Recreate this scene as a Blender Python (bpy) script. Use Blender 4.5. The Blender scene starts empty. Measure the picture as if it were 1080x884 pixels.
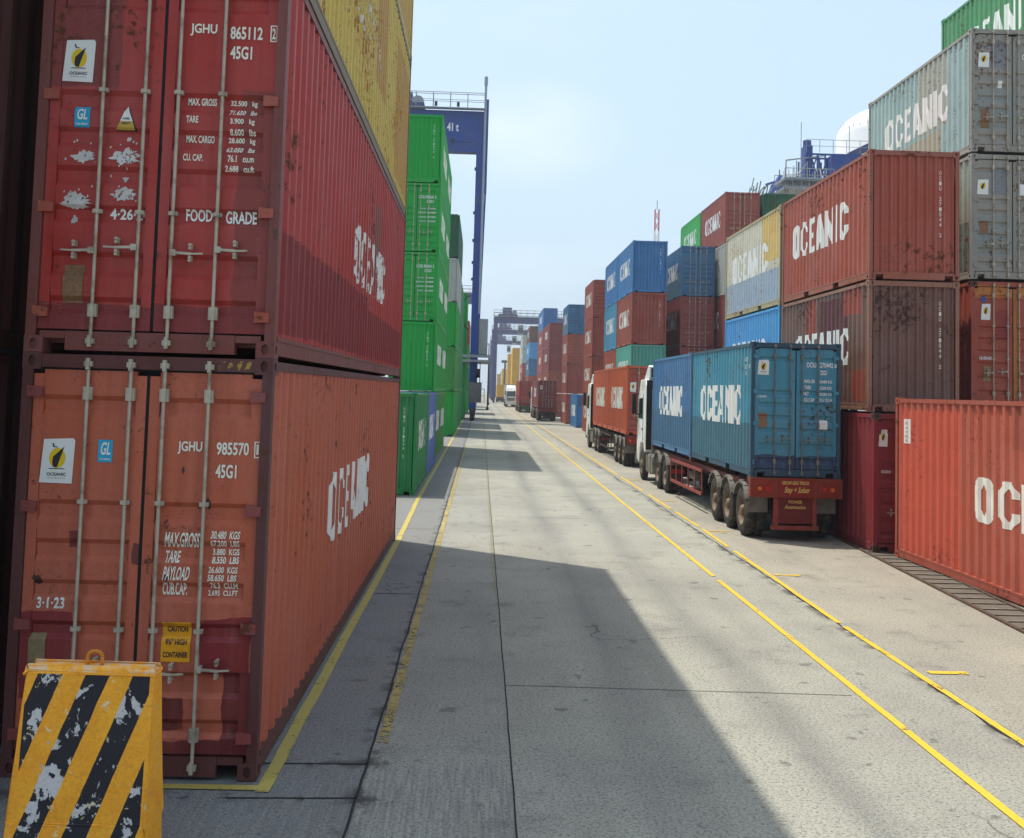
import bpy, bmesh, math, random
from mathutils import Vector
R = math.radians
rnd = random.Random(7)
sc = bpy.context.scene
C = sc.collection

# ------------------------------------------------------------------ camera, world, sun
F_PX, H_CAM = 1157.0, 2.72
cam_d = bpy.data.cameras.new("camera"); cam = bpy.data.objects.new("camera", cam_d); C.objects.link(cam)
cam_d.sensor_fit = 'HORIZONTAL'; cam_d.sensor_width = 36.0; cam_d.lens = 36.0 * F_PX / 1080.0
cam_d.clip_start = 0.1; cam_d.clip_end = 6000
_y, _p, _r = 0.0262, 0.066, 0.028
Fv = Vector((math.sin(_y)*math.cos(_p), math.cos(_y)*math.cos(_p), math.sin(_p)))
Rv = Vector((math.cos(_y), -math.sin(_y), 0)); Uv = Rv.cross(Fv)
R2 = Rv*math.cos(_r) + Uv*math.sin(_r); U2 = -Rv*math.sin(_r) + Uv*math.cos(_r)
from mathutils import Matrix
m = Matrix((R2, U2, -Fv)).transposed().to_4x4(); m.translation = Vector((0, 0, H_CAM))
cam.matrix_world = m
cam_d.shift_y = -(442 - 335.9) / 1080.0
sc.camera = cam

SUN = Vector((-3.5, 2.74, 11.6)).normalized()
el = math.asin(SUN.z); az = math.atan2(SUN.x, SUN.y)
w = bpy.data.worlds.new("World"); sc.world = w; w.use_nodes = True
nt = w.node_tree; nt.nodes.clear()
out = nt.nodes.new('ShaderNodeOutputWorld'); bg = nt.nodes.new('ShaderNodeBackground')
sky = nt.nodes.new('ShaderNodeTexSky'); sky.sky_type = 'NISHITA'; sky.sun_disc = False
sky.sun_elevation = el; sky.sun_rotation = az; sky.air_density = 1.3; sky.dust_density = 4.0; sky.ozone_density = 1.5
bg.inputs[1].default_value = 0.128
tc = nt.nodes.new('ShaderNodeTexCoord'); mp = nt.nodes.new('ShaderNodeMapping'); mp.inputs['Scale'].default_value = (2.2, 2.2, 7.0)
no = nt.nodes.new('ShaderNodeTexNoise'); no.inputs['Scale'].default_value = 1.7; no.inputs['Detail'].default_value = 7; no.inputs['Roughness'].default_value = .55
cr = nt.nodes.new('ShaderNodeValToRGB'); cr.color_ramp.elements[0].position = .50; cr.color_ramp.elements[1].position = .78
cr.color_ramp.elements[1].color = (.55, .55, .55, 1)
mx = nt.nodes.new('ShaderNodeMixRGB'); mx.inputs[2].default_value = (3.6, 4.1, 4.5, 1)
# hazy air whitens the sky towards the horizon
sx = nt.nodes.new('ShaderNodeSeparateXYZ'); hr = nt.nodes.new('ShaderNodeValToRGB')
hr.color_ramp.elements[0].position = 0.0; hr.color_ramp.elements[0].color = (.9, .9, .9, 1)
hr.color_ramp.elements[1].position = .55; hr.color_ramp.elements[1].color = (.55, .55, .55, 1)
hz = nt.nodes.new('ShaderNodeMixRGB'); hz.inputs[2].default_value = (2.5, 3.3, 4.0, 1)
L = nt.links.new
L(tc.outputs['Generated'], mp.inputs[0]); L(mp.outputs[0], no.inputs[0]); L(no.outputs[0], cr.inputs[0])
L(tc.outputs['Generated'], sx.inputs[0]); L(sx.outputs[2], hr.inputs[0]); L(hr.outputs[0], hz.inputs[0]); L(sky.outputs[0], hz.inputs[1])
# one faint cloud low over the road
nv = nt.nodes.new('ShaderNodeVectorMath'); nv.operation = 'DISTANCE'; nv.inputs[1].default_value = (.03, .972, .232)
ms = nt.nodes.new('ShaderNodeMapping'); ms.inputs['Scale'].default_value = (1, 1, 1.9); ms.inputs['Location'].default_value = (0, 0, -.209)
L(tc.outputs['Generated'], ms.inputs[0]); L(ms.outputs[0], nv.inputs[0])
rm_ = nt.nodes.new('ShaderNodeMapRange'); rm_.inputs[1].default_value = .10; rm_.inputs[2].default_value = .0; rm_.inputs[3].default_value = 0; rm_.inputs[4].default_value = .75; L(nv.outputs['Value'], rm_.inputs[0])
n3 = nt.nodes.new('ShaderNodeTexNoise'); n3.inputs['Scale'].default_value = 14; n3.inputs['Detail'].default_value = 5; L(ms.outputs[0], n3.inputs[0])
mu = nt.nodes.new('ShaderNodeMath'); mu.operation = 'MULTIPLY'; L(rm_.outputs[0], mu.inputs[0]); L(n3.outputs[0], mu.inputs[1])
mc = nt.nodes.new('ShaderNodeMixRGB'); mc.inputs[2].default_value = (4.5, 4.75, 5.0, 1); L(mu.outputs[0], mc.inputs[0]); L(hz.outputs[0], mc.inputs[1]); L(mc.outputs[0], mx.inputs[1]); L(cr.outputs[0], mx.inputs[0]); L(mx.outputs[0], bg.inputs[0]); L(bg.outputs[0], out.inputs[0])

sd = bpy.data.lights.new("sun", 'SUN'); so = bpy.data.objects.new("sun", sd); C.objects.link(so)
sd.energy = 2.55; sd.angle = R(0.53); sd.color = (1, .94, .84)
so.rotation_euler = SUN.to_track_quat('Z', 'Y').to_euler()
vs = sc.view_settings; vs.view_transform = 'Standard'; vs.look = 'None'; vs.gamma = 1; vs.use_curve_mapping = False; vs.exposure = 0.98
sc.cycles.max_bounces = 5; sc.cycles.diffuse_bounces = 3; sc.cycles.glossy_bounces = 2; sc.cycles.transparent_max_bounces = 8
sc.cycles.volume_bounces = 0; sc.cycles.caustics_reflective = False; sc.cycles.caustics_refractive = False
sc.cycles.use_denoising = True

# ------------------------------------------------------------------ helpers
def lin(c):
    return tuple(((v/255)/12.92 if v/255 <= .04045 else ((v/255+.055)/1.055)**2.4) for v in c[:3]) + (1,)

class MB:
    def __init__(s): s.v = []; s.f = []
    def face(s, pts):
        n = len(s.v); s.v += [tuple(p) for p in pts]; s.f.append(tuple(range(n, n+len(pts)))); return s
    def box(s, x0, x1, y0, y1, z0, z1):
        n = len(s.v)
        s.v += [(x0,y0,z0),(x1,y0,z0),(x1,y1,z0),(x0,y1,z0),(x0,y0,z1),(x1,y0,z1),(x1,y1,z1),(x0,y1,z1)]
        s.f += [tuple(n+i for i in q) for q in ((3,2,1,0),(4,5,6,7),(0,1,5,4),(1,2,6,5),(2,3,7,6),(3,0,4,7))]; return s
    def cyl(s, a, b, r, n=8, r2=None):
        a, b = Vector(a), Vector(b); d = (b-a).normalized(); r2 = r if r2 is None else r2
        u = d.orthogonal().normalized(); w_ = d.cross(u); k = len(s.v)
        for p, rr in ((a, r), (b, r2)):
            for i in range(n):
                t = 2*math.pi*i/n; s.v.append(tuple(p + u*math.cos(t)*rr + w_*math.sin(t)*rr))
        for i in range(n):
            j = (i+1) % n; s.f.append((k+i, k+j, k+n+j, k+n+i))
        s.f.append(tuple(k+i for i in range(n))[::-1]); s.f.append(tuple(k+n+i for i in range(n))); return s
    def bar(s, a, b, w_, h):
        """rectangular bar from a to b"""
        a, b = Vector(a), Vector(b); d = (b-a).normalized()
        up = Vector((0,0,1)) if abs(d.z) < .95 else Vector((0,1,0))
        u = d.cross(up).normalized()*w_/2; v = u.cross(d).normalized()*h/2; k = len(s.v)
        for p in (a, b): s.v += [tuple(p-u-v), tuple(p+u-v), tuple(p+u+v), tuple(p-u+v)]
        s.f += [tuple(k+i for i in q) for q in ((0,1,2,3),(7,6,5,4),(0,4,5,1),(1,5,6,2),(2,6,7,3),(3,7,4,0))]; return s
    def lathe(s, c, prof, n=24):
        """profile of (x offset along X axis, radius) turned round the X axis through c"""
        k = len(s.v); m_ = len(prof)
        for i in range(n):
            t = 2*math.pi*i/n
            for (dx, r) in prof: s.v.append((c[0]+dx, c[1]+r*math.cos(t), c[2]+r*math.sin(t)))
        for i in range(n):
            j = (i+1) % n
            for q in range(m_-1): s.f.append((k+i*m_+q, k+j*m_+q, k+j*m_+q+1, k+i*m_+q+1))
        return s
    def prism(s, pts, y0, y1):
        """outline in XZ, extruded along Y"""
        n = len(pts); k = len(s.v)
        s.v += [(p[0], y0, p[1]) for p in pts] + [(p[0], y1, p[1]) for p in pts]
        s.f.append(tuple(k+i for i in range(n))); s.f.append(tuple(k+n+i for i in range(n))[::-1])
        for i in range(n):
            j = (i+1) % n; s.f.append((k+j, k+i, k+n+i, k+n+j))
        return s
    def prismx(s, pts, x0, x1):
        """outline in YZ, extruded along X"""
        n = len(pts); k = len(s.v)
        s.v += [(x0, p[0], p[1]) for p in pts] + [(x1, p[0], p[1]) for p in pts]
        s.f.append(tuple(k+i for i in range(n))[::-1]); s.f.append(tuple(k+n+i for i in range(n)))
        for i in range(n):
            j = (i+1) % n; s.f.append((k+i, k+j, k+n+j, k+n+i))
        return s
    def mesh(s, name, recalc=True):
        me = bpy.data.meshes.new(name); me.from_pydata(s.v, [], s.f); me.update()
        if recalc:
            bm = bmesh.new(); bm.from_mesh(me); bmesh.ops.recalc_face_normals(bm, faces=bm.faces); bm.to_mesh(me); bm.free()
        me.materials.append(None)
        return me

MESHES = {}
def cached(key, fn):
    if key not in MESHES: MESHES[key] = fn()
    return MESHES[key]

def link(name, me, mat, parent=None, loc=(0,0,0), **kw):
    o = bpy.data.objects.new(name, me); C.objects.link(o)
    if mat is not None:
        if not me.materials: me.materials.append(None)
        o.material_slots[0].link = 'OBJECT'; o.material_slots[0].material = mat
    o.location = loc
    if parent: o.parent = parent
    for k, v in kw.items(): o[k] = v
    return o
def build(name, mb, mat, parent=None, loc=(0,0,0), bevel=0, smooth=False, **kw):
    me = mb.mesh(name)
    if bevel:
        bm = bmesh.new(); bm.from_mesh(me)
        bmesh.ops.bevel(bm, geom=[e for e in bm.edges], offset=bevel, segments=2, affect='EDGES', profile=.6)
        bm.to_mesh(me); bm.free()
    if smooth:
        for p in me.polygons: p.use_smooth = True
    return link(name, me, mat, parent, loc, **kw)
def thing(name, label, cat, loc=(0,0,0), rz=0, group=None):
    o = bpy.data.objects.new(name, None); C.objects.link(o); o.location = loc; o.rotation_euler = (0,0,rz)
    o.empty_display_size = .2
    o['label'] = label; o['category'] = cat
    if group: o['group'] = group
    return o

class NT:
    def __init__(s, name):
        s.m = bpy.data.materials.new(name); s.m.use_nodes = True; s.t = s.m.node_tree; s.t.nodes.clear()
        s.o = s.n('ShaderNodeOutputMaterial'); s.b = s.n('ShaderNodeBsdfPrincipled'); s.l(s.b.outputs[0], s.o.inputs[0])
    def n(s, t): return s.t.nodes.new(t)
    def l(s, a, b): s.t.links.new(a, b)
    def put(s, sock, v):
        if isinstance(v, (int, float)): sock.default_value = v
        elif isinstance(v, tuple): sock.default_value = v
        else: s.l(v, sock)
    def math(s, op, a, b=0.0, clamp=False):
        n = s.n('ShaderNodeMath'); n.operation = op; n.use_clamp = clamp; s.put(n.inputs[0], a); s.put(n.inputs[1], b); return n.outputs[0]
    def mix(s, f, a, b, mode='MIX'):
        n = s.n('ShaderNodeMixRGB'); n.blend_type = mode; s.put(n.inputs[0], f); s.put(n.inputs[1], a); s.put(n.inputs[2], b); return n.outputs[0]
    def noise(s, vec, scale, detail=4, rough=.5, dist=0):
        n = s.n('ShaderNodeTexNoise'); s.l(vec, n.inputs['Vector']); n.inputs['Scale'].default_value = scale
        n.inputs['Detail'].default_value = detail; n.inputs['Roughness'].default_value = rough; n.inputs['Distortion'].default_value = dist
        return n.outputs[0]
    def ramp(s, v, a, b, lo=0.0, hi=1.0):
        n = s.n('ShaderNodeMapRange'); n.clamp = True; s.put(n.inputs[0], v)
        n.inputs[1].default_value = a; n.inputs[2].default_value = b; n.inputs[3].default_value = lo; n.inputs[4].default_value = hi
        return n.outputs[0]
    def scale(s, vec, sc_, off=None):
        n = s.n('ShaderNodeMapping'); s.l(vec, n.inputs[0]); n.inputs['Scale'].default_value = sc_
        if off is not None: s.put(n.inputs['Location'], off)
        return n.outputs[0]
    def obj(s, shift=True):
        c = s.n('ShaderNodeTexCoord').outputs['Object']
        if not shift: return c
        oi = s.n('ShaderNodeObjectInfo'); v = s.n('ShaderNodeVectorMath'); v.operation = 'SCALE'
        v.inputs[0].default_value = (37, 91, 53); s.l(oi.outputs['Random'], v.inputs['Scale'])
        a = s.n('ShaderNodeVectorMath'); a.operation = 'ADD'; s.l(c, a.inputs[0]); s.l(v.outputs[0], a.inputs[1])
        return a.outputs[0]
    def bump(s, h, strength=.2, dist=.01):
        b = s.n('ShaderNodeBump'); b.inputs['Strength'].default_value = strength; b.inputs['Distance'].default_value = dist
        s.l(h, b.inputs['Height']); s.l(b.outputs[0], s.b.inputs['Normal'])
    def done(s, col, rough=.6, metal=0.0, spec=.3):
        s.put(s.b.inputs['Base Color'], col); s.put(s.b.inputs['Roughness'], rough); s.b.inputs['Metallic'].default_value = metal
        s.b.inputs['Specular IOR Level'].default_value = spec
        return s.m

MATS = {}
def paint(name, rgb, rust=.4, fade=.3, patches=(), rough=.55, rustcol=(92, 48, 28)):
    """weathered container paint: fading, vertical streaks, rust spots, repaired rectangles"""
    if name in MATS: return MATS[name]
    t = NT(name); c = lin(rgb); v = t.obj(); raw = t.obj(False)
    pale = tuple(min(1, x*.7+.2*(sum(c[:3])/3)+.09) for x in c[:3]) + (1,)
    dark = tuple(x*.62 for x in c[:3]) + (1,)
    col = t.mix(t.ramp(t.noise(v, .9, 5, .6), .35, .7, 0, fade), c, pale)
    if patches:
        sp = t.n('ShaderNodeSeparateXYZ'); t.l(raw, sp.inputs[0])
        wob = t.math('MULTIPLY', t.math('SUBTRACT', t.noise(v, 3.5, 3), .5), .10)
        for (ax, a0, a1, z0, z1, pc) in patches:
            s_ = t.math('ADD', sp.outputs[{'x': 0, 'y': 1}[ax]], wob); zz = t.math('ADD', sp.outputs[2], wob)
            mk = t.math('MULTIPLY', t.math('MULTIPLY', t.math('GREATER_THAN', s_, a0), t.math('LESS_THAN', s_, a1)),
                        t.math('MULTIPLY', t.math('GREATER_THAN', zz, z0), t.math('LESS_THAN', zz, z1)))
            if ax == 'x': mk = t.math('MULTIPLY', mk, t.math('LESS_THAN', sp.outputs[1], .15))
            col = t.mix(t.math('MULTIPLY', mk, .9), col, lin(pc))
    st = t.noise(t.scale(v, (7, 7, .35)), 1.6, 4, .6)
    col = t.mix(t.ramp(st, .5, .78, 0, .55), col, dark)
    col = t.mix(t.ramp(t.noise(t.scale(v, (5, 5, .25)), 3.1, 3), .56, .8, 0, fade*.8), col, pale)
    big = t.noise(v, .7, 3); sm = t.noise(v, 11, 6, .7)
    rm = t.ramp(t.math('ADD', t.math('MULTIPLY', big, .45), t.math('MULTIPLY', sm, .62)), .66-.07*rust, .70-.05*rust)
    rst = t.noise(t.scale(v, (9, 9, .5)), 2.4, 5, .65)
    rm2 = t.ramp(rst, .70-.06*rust, .84-.06*rust, 0, .75*min(1, rust+.2))
    rm = t.math('MAXIMUM', rm, rm2)
    col = t.mix(rm, col, lin(rustcol))
    chip = t.ramp(t.math('ADD', t.math('MULTIPLY', t.noise(v, 26, 5, .75), .7), t.math('MULTIPLY', t.noise(v, 1.9, 2), .3)), .615-.03*rust, .63-.03*rust)
    col = t.mix(t.math('MULTIPLY', chip, .7), col, lin((64, 44, 38)))
    scr = t.noise(t.scale(v, (1.5, .9, 26)), 2.2, 4, .7)
    col = t.mix(t.math('MULTIPLY', t.ramp(scr, .68, .72), t.ramp(t.noise(v, .8, 2), .5, .56, 0, .55)), col, pale)
    fine = t.noise(v, 45, 3, .6)
    col = t.mix(t.ramp(fine, .3, .75, 0, .16), col, (.03, .025, .02, 1))
    t.bump(t.math('ADD', t.noise(v, 2.2, 3), t.math('MULTIPLY', sm, .25)), .6, .03)
    MATS[name] = t.done(col, t.ramp(rm, 0, 1, rough, .85), 0, .35)
    return MATS[name]

def plain(name, rgb, rough=.6, metal=0.0, var=.25, vs_=6.0, dirt=None, bump=.15, spec=.3):
    if name in MATS: return MATS[name]
    t = NT(name); c = lin(rgb); v = t.obj()
    col = t.mix(t.ramp(t.noise(v, vs_, 5, .6), .3, .75, 0, 1), c, tuple(x*(1-var) for x in c[:3])+(1,))
    if dirt:
        col = t.mix(t.ramp(t.noise(v, vs_*.6, 6, .7), .5, .68, 0, .85), col, lin(dirt))
    if bump: t.bump(t.noise(v, vs_*4, 3), bump, .01)
    MATS[name] = t.done(col, rough, metal, spec)
    return MATS[name]

def chipped(name, rgb, amount=.35, scale=14, rough=.6, dirt=(120, 105, 85)):
    """paint or film that has partly flaked off, showing what it lies on"""
    if name in MATS: return MATS[name]
    t = NT(name); v = t.n('ShaderNodeNewGeometry').outputs['Position']
    col = t.mix(t.ramp(t.noise(v, 5, 4), .35, .8, 0, .55), lin(rgb), lin(dirt))
    t.done(col, rough)
    a = t.noise(v, scale, 7, .72); b = t.noise(v, scale*.17, 3)
    k = t.math('ADD', t.math('MULTIPLY', a, .7), t.math('MULTIPLY', b, .3))
    mask = t.ramp(k, .26+.34*amount, .29+.36*amount)
    tr = t.n('ShaderNodeBsdfTransparent'); mxs = t.n('ShaderNodeMixShader')
    t.l(mask, mxs.inputs[0]); t.l(tr.outputs[0], mxs.inputs[1]); t.l(t.b.outputs[0], mxs.inputs[2]); t.l(mxs.outputs[0], t.o.inputs[0])
    MATS[name] = t.m; return t.m

# ------------------------------------------------------------------ the ground
def ground_mat():
    t = NT("pavement_concrete"); g = t.n('ShaderNodeNewGeometry').outputs['Position']
    sp = t.n('ShaderNodeSeparateXYZ'); t.l(g, sp.inputs[0])
    wob = t.math('MULTIPLY', t.math('SUBTRACT', t.noise(g, .8, 4), .5), .03)
    X = t.math('ADD', sp.outputs[0], wob); Y = sp.outputs[1]
    main, side, midc, right = lin((151, 150, 137)), lin((118, 119, 118)), lin((153, 152, 140)), lin((151, 146, 131))
    col = t.mix(t.math('GREATER_THAN', X, -.73), side, midc)
    col = t.mix(t.math('GREATER_THAN', X, .30), col, main)
    col = t.mix(t.math('GREATER_THAN', X, 4.58), col, right)
    # slab to slab tone, every few metres along the road
    slab = t.n('ShaderNodeTexWhiteNoise'); slab.noise_dimensions = '2D'
    cx = t.n('ShaderNodeCombineXYZ')
    t.l(t.math('FLOOR', t.math('MULTIPLY', t.math('ADD', Y, .72), 1/5.5)), cx.inputs[0])
    t.l(t.math('FLOOR', t.math('MULTIPLY', t.math('SUBTRACT', X, .3), 1/1.07)), cx.inputs[1])
    t.l(cx.outputs[0], slab.inputs['Vector'])
    slabl = t.math('MULTIPLY', slab.outputs[0], t.math('LESS_THAN', X, .3))
    col = t.mix(t.ramp(slabl, 0, 1, 0, .22), col, lin((95, 95, 96)))
    # broad stains, tyre polish, oil
    col = t.mix(t.ramp(t.noise(g, .35, 6, .62), .42, .66, 0, .6), col, lin((122, 120, 113)))
    col = t.mix(t.ramp(t.noise(t.scale(g, (1.3, .12, 1)), 1.0, 5, .6), .5, .75, 0, .42), col, lin((112, 108, 98)))
    col = t.mix(t.ramp(t.noise(g, 1.1, 6, .65), .56, .70, 0, .55), col, lin((92, 90, 86)))
    tw = t.math('ABSOLUTE', t.math('SUBTRACT', t.math('ABSOLUTE', t.math('SUBTRACT', X, 2.0)), .62))
    tw = t.math('MULTIPLY', t.ramp(tw, .0, .34, 1, 0), t.ramp(t.noise(t.scale(g, (1, .1, 1)), 2, 4),  .3, .65, .2, .7))
    col = t.mix(tw, col, lin((104, 103, 101)))
    col = t.mix(t.ramp(t.noise(g, 3.3, 3, .5), .66, .70, 0, .6), col, lin((70, 68, 66)))
    # exposed aggregate
    a = t.noise(g, 38, 5, .75); b = t.noise(g, 90, 2, .6)
    col = t.mix(t.ramp(a, .49, .62, 0, .75), col, lin((66, 68, 64)))
    col = t.mix(t.ramp(b, .55, .72, 0, .5), col, lin((214, 208, 192)))
    vo = t.n('ShaderNodeTexVoronoi'); vo.inputs['Scale'].default_value = 26; t.l(g, vo.inputs['Vector'])
    col = t.mix(t.math('MULTIPLY', t.ramp(vo.outputs['Distance'], .14, .2, 1, 0), t.ramp(a, .4, .6, 0, .8)), col, lin((58, 58, 57)))
    # brushed finish along the road on the left strips
    br = t.math('MULTIPLY', t.ramp(t.noise(t.scale(g, (30, 1.1, 1)), 1.4, 4, .6), .42, .62, 0, .5), t.math('LESS_THAN', X, .3))
    br = t.math('MULTIPLY', br, t.ramp(Y, 8.0, 8.3, 1, .22))
    col = t.mix(br, col, lin((92, 92, 92)))
    # cracks
    dis = t.n('ShaderNodeVectorMath'); dis.operation = 'MULTIPLY_ADD'
    nn = t.n('ShaderNodeTexNoise'); t.l(g, nn.inputs['Vector']); nn.inputs['Scale'].default_value = 2.2; nn.inputs['Detail'].default_value = 6
    t.l(nn.outputs['Color'], dis.inputs[0]); dis.inputs[1].default_value = (.55, .55, 0); t.l(g, dis.inputs[2])
    v2 = t.n('ShaderNodeTexVoronoi'); v2.feature = 'DISTANCE_TO_EDGE'; v2.inputs['Scale'].default_value = .55; t.l(dis.outputs[0], v2.inputs['Vector'])
    ck = t.math('MULTIPLY', t.ramp(v2.outputs['Distance'], .002, .007, 1, 0), t.ramp(t.noise(g, .45, 2), .6, .64, 0, .6))
    col = t.mix(ck, col, lin((46, 44, 42)))
    # spalled edges along the seams
    se = t.math('MINIMUM', t.math('ABSOLUTE', t.math('SUBTRACT', X, -.74)), t.math('ABSOLUTE', t.math('SUBTRACT', X, 4.42)))
    spall = t.math('MULTIPLY', t.ramp(se, .02, .13, 1, 0), t.ramp(t.noise(g, 2.6, 6, .7), .5, .58))
    col = t.mix(t.math('MULTIPLY', spall, .85), col, lin((62, 60, 58)))
    sj = t.math('MINIMUM', t.math('ABSOLUTE', t.math('SUBTRACT', Y, 7.46)), t.math('ABSOLUTE', t.math('SUBTRACT', Y, 8.14)))
    sp2 = t.math('MULTIPLY', t.math('MULTIPLY', t.ramp(sj, .01, .12, 1, 0), t.ramp(t.noise(g, 4.2, 6, .7), .5, .56)), t.math('LESS_THAN', X, -.5))
    col = t.mix(t.math('MULTIPLY', sp2, .8), col, lin((60, 58, 55)))
    # pale dusty strip by the stacks
    h = t.math('ADD', t.math('MULTIPLY', a, .6), t.math('MULTIPLY', spall, -1.2)); h = t.math('SUBTRACT', h, ck)
    t.bump(h, .35, .010)
    return t.done(col, .88, 0, .25)
GM = ground_mat()
mb = MB()
gx = [-900, -60, -20, -6, 0, 6, 20, 60, 900]; gy = [-60, -5, 5, 20, 60, 200, 700, 3000]
for i in range(len(gx)-1):
    for j in range(len(gy)-1):
        mb.face([(gx[i],gy[j],0),(gx[i+1],gy[j],0),(gx[i+1],gy[j+1],0),(gx[i],gy[j+1],0)])
build('ground', mb, GM, kind='structure')

M_JOINT = plain('joint_tar', (44, 43, 41), .9, var=.5, vs_=20)
def ribbon(name, pts, width, mat, z, jit=.0, step=.12, gaps=(), kind='structure', wmin=.3, **kw):
    """a strip along a polyline, with uneven edges"""
    mb = MB(); r = random.Random(int(abs(pts[0][0]*977+pts[0][1]*131))+len(pts))
    for (a, b) in zip(pts, pts[1:]):
        a, b = Vector((a[0], a[1], 0)), Vector((b[0], b[1], 0)); d = b-a; ln = d.length; d.normalize(); n_ = Vector((d.y, -d.x, 0))
        s = 0; cols = []; off = 0
        while s < ln+1e-6:
            st_ = step*(1+ (a+d*s).y/18)
            off = off*.8 + r.uniform(-jit, jit)*.5
            wl, wr = width/2*(1-r.random()*wmin*min(1, jit*40)), width/2*(1-r.random()*wmin*min(1, jit*40))
            p = a+d*s+n_*off; cols.append((p-n_*wl, p+n_*wr, s)); 
            if s >= ln: break
            s = min(ln, s+st_)
        for c0, c1 in zip(cols, cols[1:]):
            yy = c0[0].y
            if any(g0 < yy < g1 for g0, g1 in gaps): continue
            mb.face([(c0[0].x, c0[0].y, z), (c0[1].x, c0[1].y, z), (c1[1].x, c1[1].y, z), (c1[0].x, c1[0].y, z)])
    return build(name, mb, mat, kind=kind, **kw)
Z1, Z2 = .004, .008
ribbon('pavement_joint', [(-.745, 4), (-.745, 300)], .020, M_JOINT, Z1, .012)
ribbon('pavement_joint', [(.30, 3), (.30, 400)], .012, M_JOINT, Z1, .004)
ribbon('pavement_joint', [(4.40, 6), (4.62, 90)], .026, M_JOINT, Z1, .045, gaps=[(6, 9)])
for yy in (7.44, 8.12, 14.74, 21.5, 28.3, 35.4, 46):
    ribbon('pavement_joint', [(-1.6-.2*(yy > 21), yy), (-.74, yy+.03)], .022, M_JOINT, Z1, .01)
for yy in (10.35, 24.0):
    ribbon('pavement_joint', [(.30, yy), (3.5, yy-.1)], .012, M_JOINT, Z1, .012)
M_YEL = chipped('yellow_road_paint', (202, 168, 46), .38, 12, .6, dirt=(205, 170, 60))
M_YELOLD = chipped('worn_yellow_road_paint', (160, 142, 78), .52, 30, .7, dirt=(150, 140, 95))
M_YELOLD2 = chipped('dusty_yellow_paint', (172, 154, 74), .36, 22, .7, dirt=(160, 148, 96))
ribbon('lane_marking', [(3.60, 4), (3.60, 16.4)], .072, M_YEL, Z2, .003, wmin=.15)
ribbon('lane_marking', [(3.60, 16.75), (3.66, 40), (3.85, 120), (3.9, 420)], .072, M_YEL, Z2, .003, wmin=.15)
ribbon('lane_marking', [(4.44, 4), (4.46, 14), (4.62, 23), (4.72, 58), (4.9, 200)], .075, M_YEL, Z2, .008, wmin=.35,
       gaps=[(9.6, 9.75), (13.2, 13.3), (19.3, 19.9), (22.6, 23.0), (25.6, 26.4), (30, 30.8), (36, 36.8)])
ribbon('lane_marking', [(-1.385, 7.55), (-1.40, 20), (-1.47, 27), (-1.5, 60), (-1.55, 110)], .10, M_YELOLD2, Z2, .006)
ribbon('lane_marking', [(-2.2, 7.62), (-1.335, 7.62)], .09, M_YELOLD2, Z2+.001, .004)
ribbon('lane_marking', [(-.675, 8.1), (-.675, 20)], .085, M_YELOLD, Z2, .004, gaps=[(8.1, 8.45)])
ribbon('lane_marking', [(-.67, 20), (-.68, 54)], .085, M_YELOLD, Z2, .01)
ribbon('lane_marking', [(.26, 15), (.26, 60)], .045, chipped('faded_centre_paint', (158, 146, 96), .7, 24), Z2, .01)
for (tx, ty) in ((4.59, 11.15), (4.60, 17.0), (4.68, 22.3), (4.7, 28.4), (4.75, 35)):
    ribbon('lane_marking', [(tx, ty), (tx+.40, ty)], .11, M_YEL, Z2+.001, .004)
# faded stencilled ladder of paint on the middle slab, pale worn patch
for k in range(6):
    ribbon('lane_marking', [(-.56, 11.2+k*.42), (-.36, 11.2+k*.42)], .10, chipped('ghost_paint', (180, 160, 80), .92, 7), Z2, .004)
# grated drain with its two rusty edge rails beside the stacks on the right
M_RUSTRAIL = plain('rusty_rail', (92, 74, 62), .8, .2, var=.5, vs_=9)
M_GRATE = plain('drain_grate', (128, 120, 106), .8, .1, var=.5, vs_=12, dirt=(90, 84, 74))
def railx(yy): return 6.58 + (yy-13.2)*.062
ribbon('drain_grating', [(railx(11)+.32, 11), (railx(30)+.32, 30)], .62, plain('drain_dark', (104, 98, 88), .9, var=.4, vs_=4), Z1, 0)
mb = MB(); yy = 11
while yy < 26:
    x0 = railx(yy)+.05
    mb.box(x0, x0+.50, yy, yy+.05, .005, .02); yy += .38 + rnd.random()*.05
build('drain_bars', mb, M_GRATE, kind='structure')
for off in (0, .58):
    mb = MB(); mb.bar((railx(10)+off, 10, .012), (railx(32)+off, 32, .012), .055, .03); build('drain_rail', mb, M_RUSTRAIL, kind='structure')

# ------------------------------------------------------------------ lettering
def glyph_text(s, w_, h, shear=0.0, bold=.024):
    """triangles of a line of text fitted to w_ x h, origin lower left"""
    key = ('txt', s, bold)
    if key not in MESHES:
        cu = bpy.data.curves.new("t", 'FONT'); cu.body = s; cu.size = 1; cu.offset = bold; cu.resolution_u = 3
        ob = bpy.data.objects.new("t", cu); C.objects.link(ob)
        bpy.context.view_layer.update()
        me = bpy.data.meshes.new_from_object(ob.evaluated_get(bpy.context.evaluated_depsgraph_get()))
        P = [(v.co.x, v.co.y) for v in me.vertices]; T = [tuple(p.vertices) for p in me.polygons]
        bpy.data.objects.remove(ob); bpy.data.curves.remove(cu); bpy.data.meshes.remove(me)
        MESHES[key] = (P, T)
    P, T = MESHES[key]
    x0 = min(p[0] for p in P); x1 = max(p[0] for p in P); y0 = min(p[1] for p in P); y1 = max(p[1] for p in P)
    Q = [((p[0]-x0)/(x1-x0)*w_, (p[1]-y0)/(y1-y0)*h) for p in P]
    Q = [(a+shear*b, b) for a, b in Q]
    return [[Q[i] for i in t_] for t_ in T]
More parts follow.
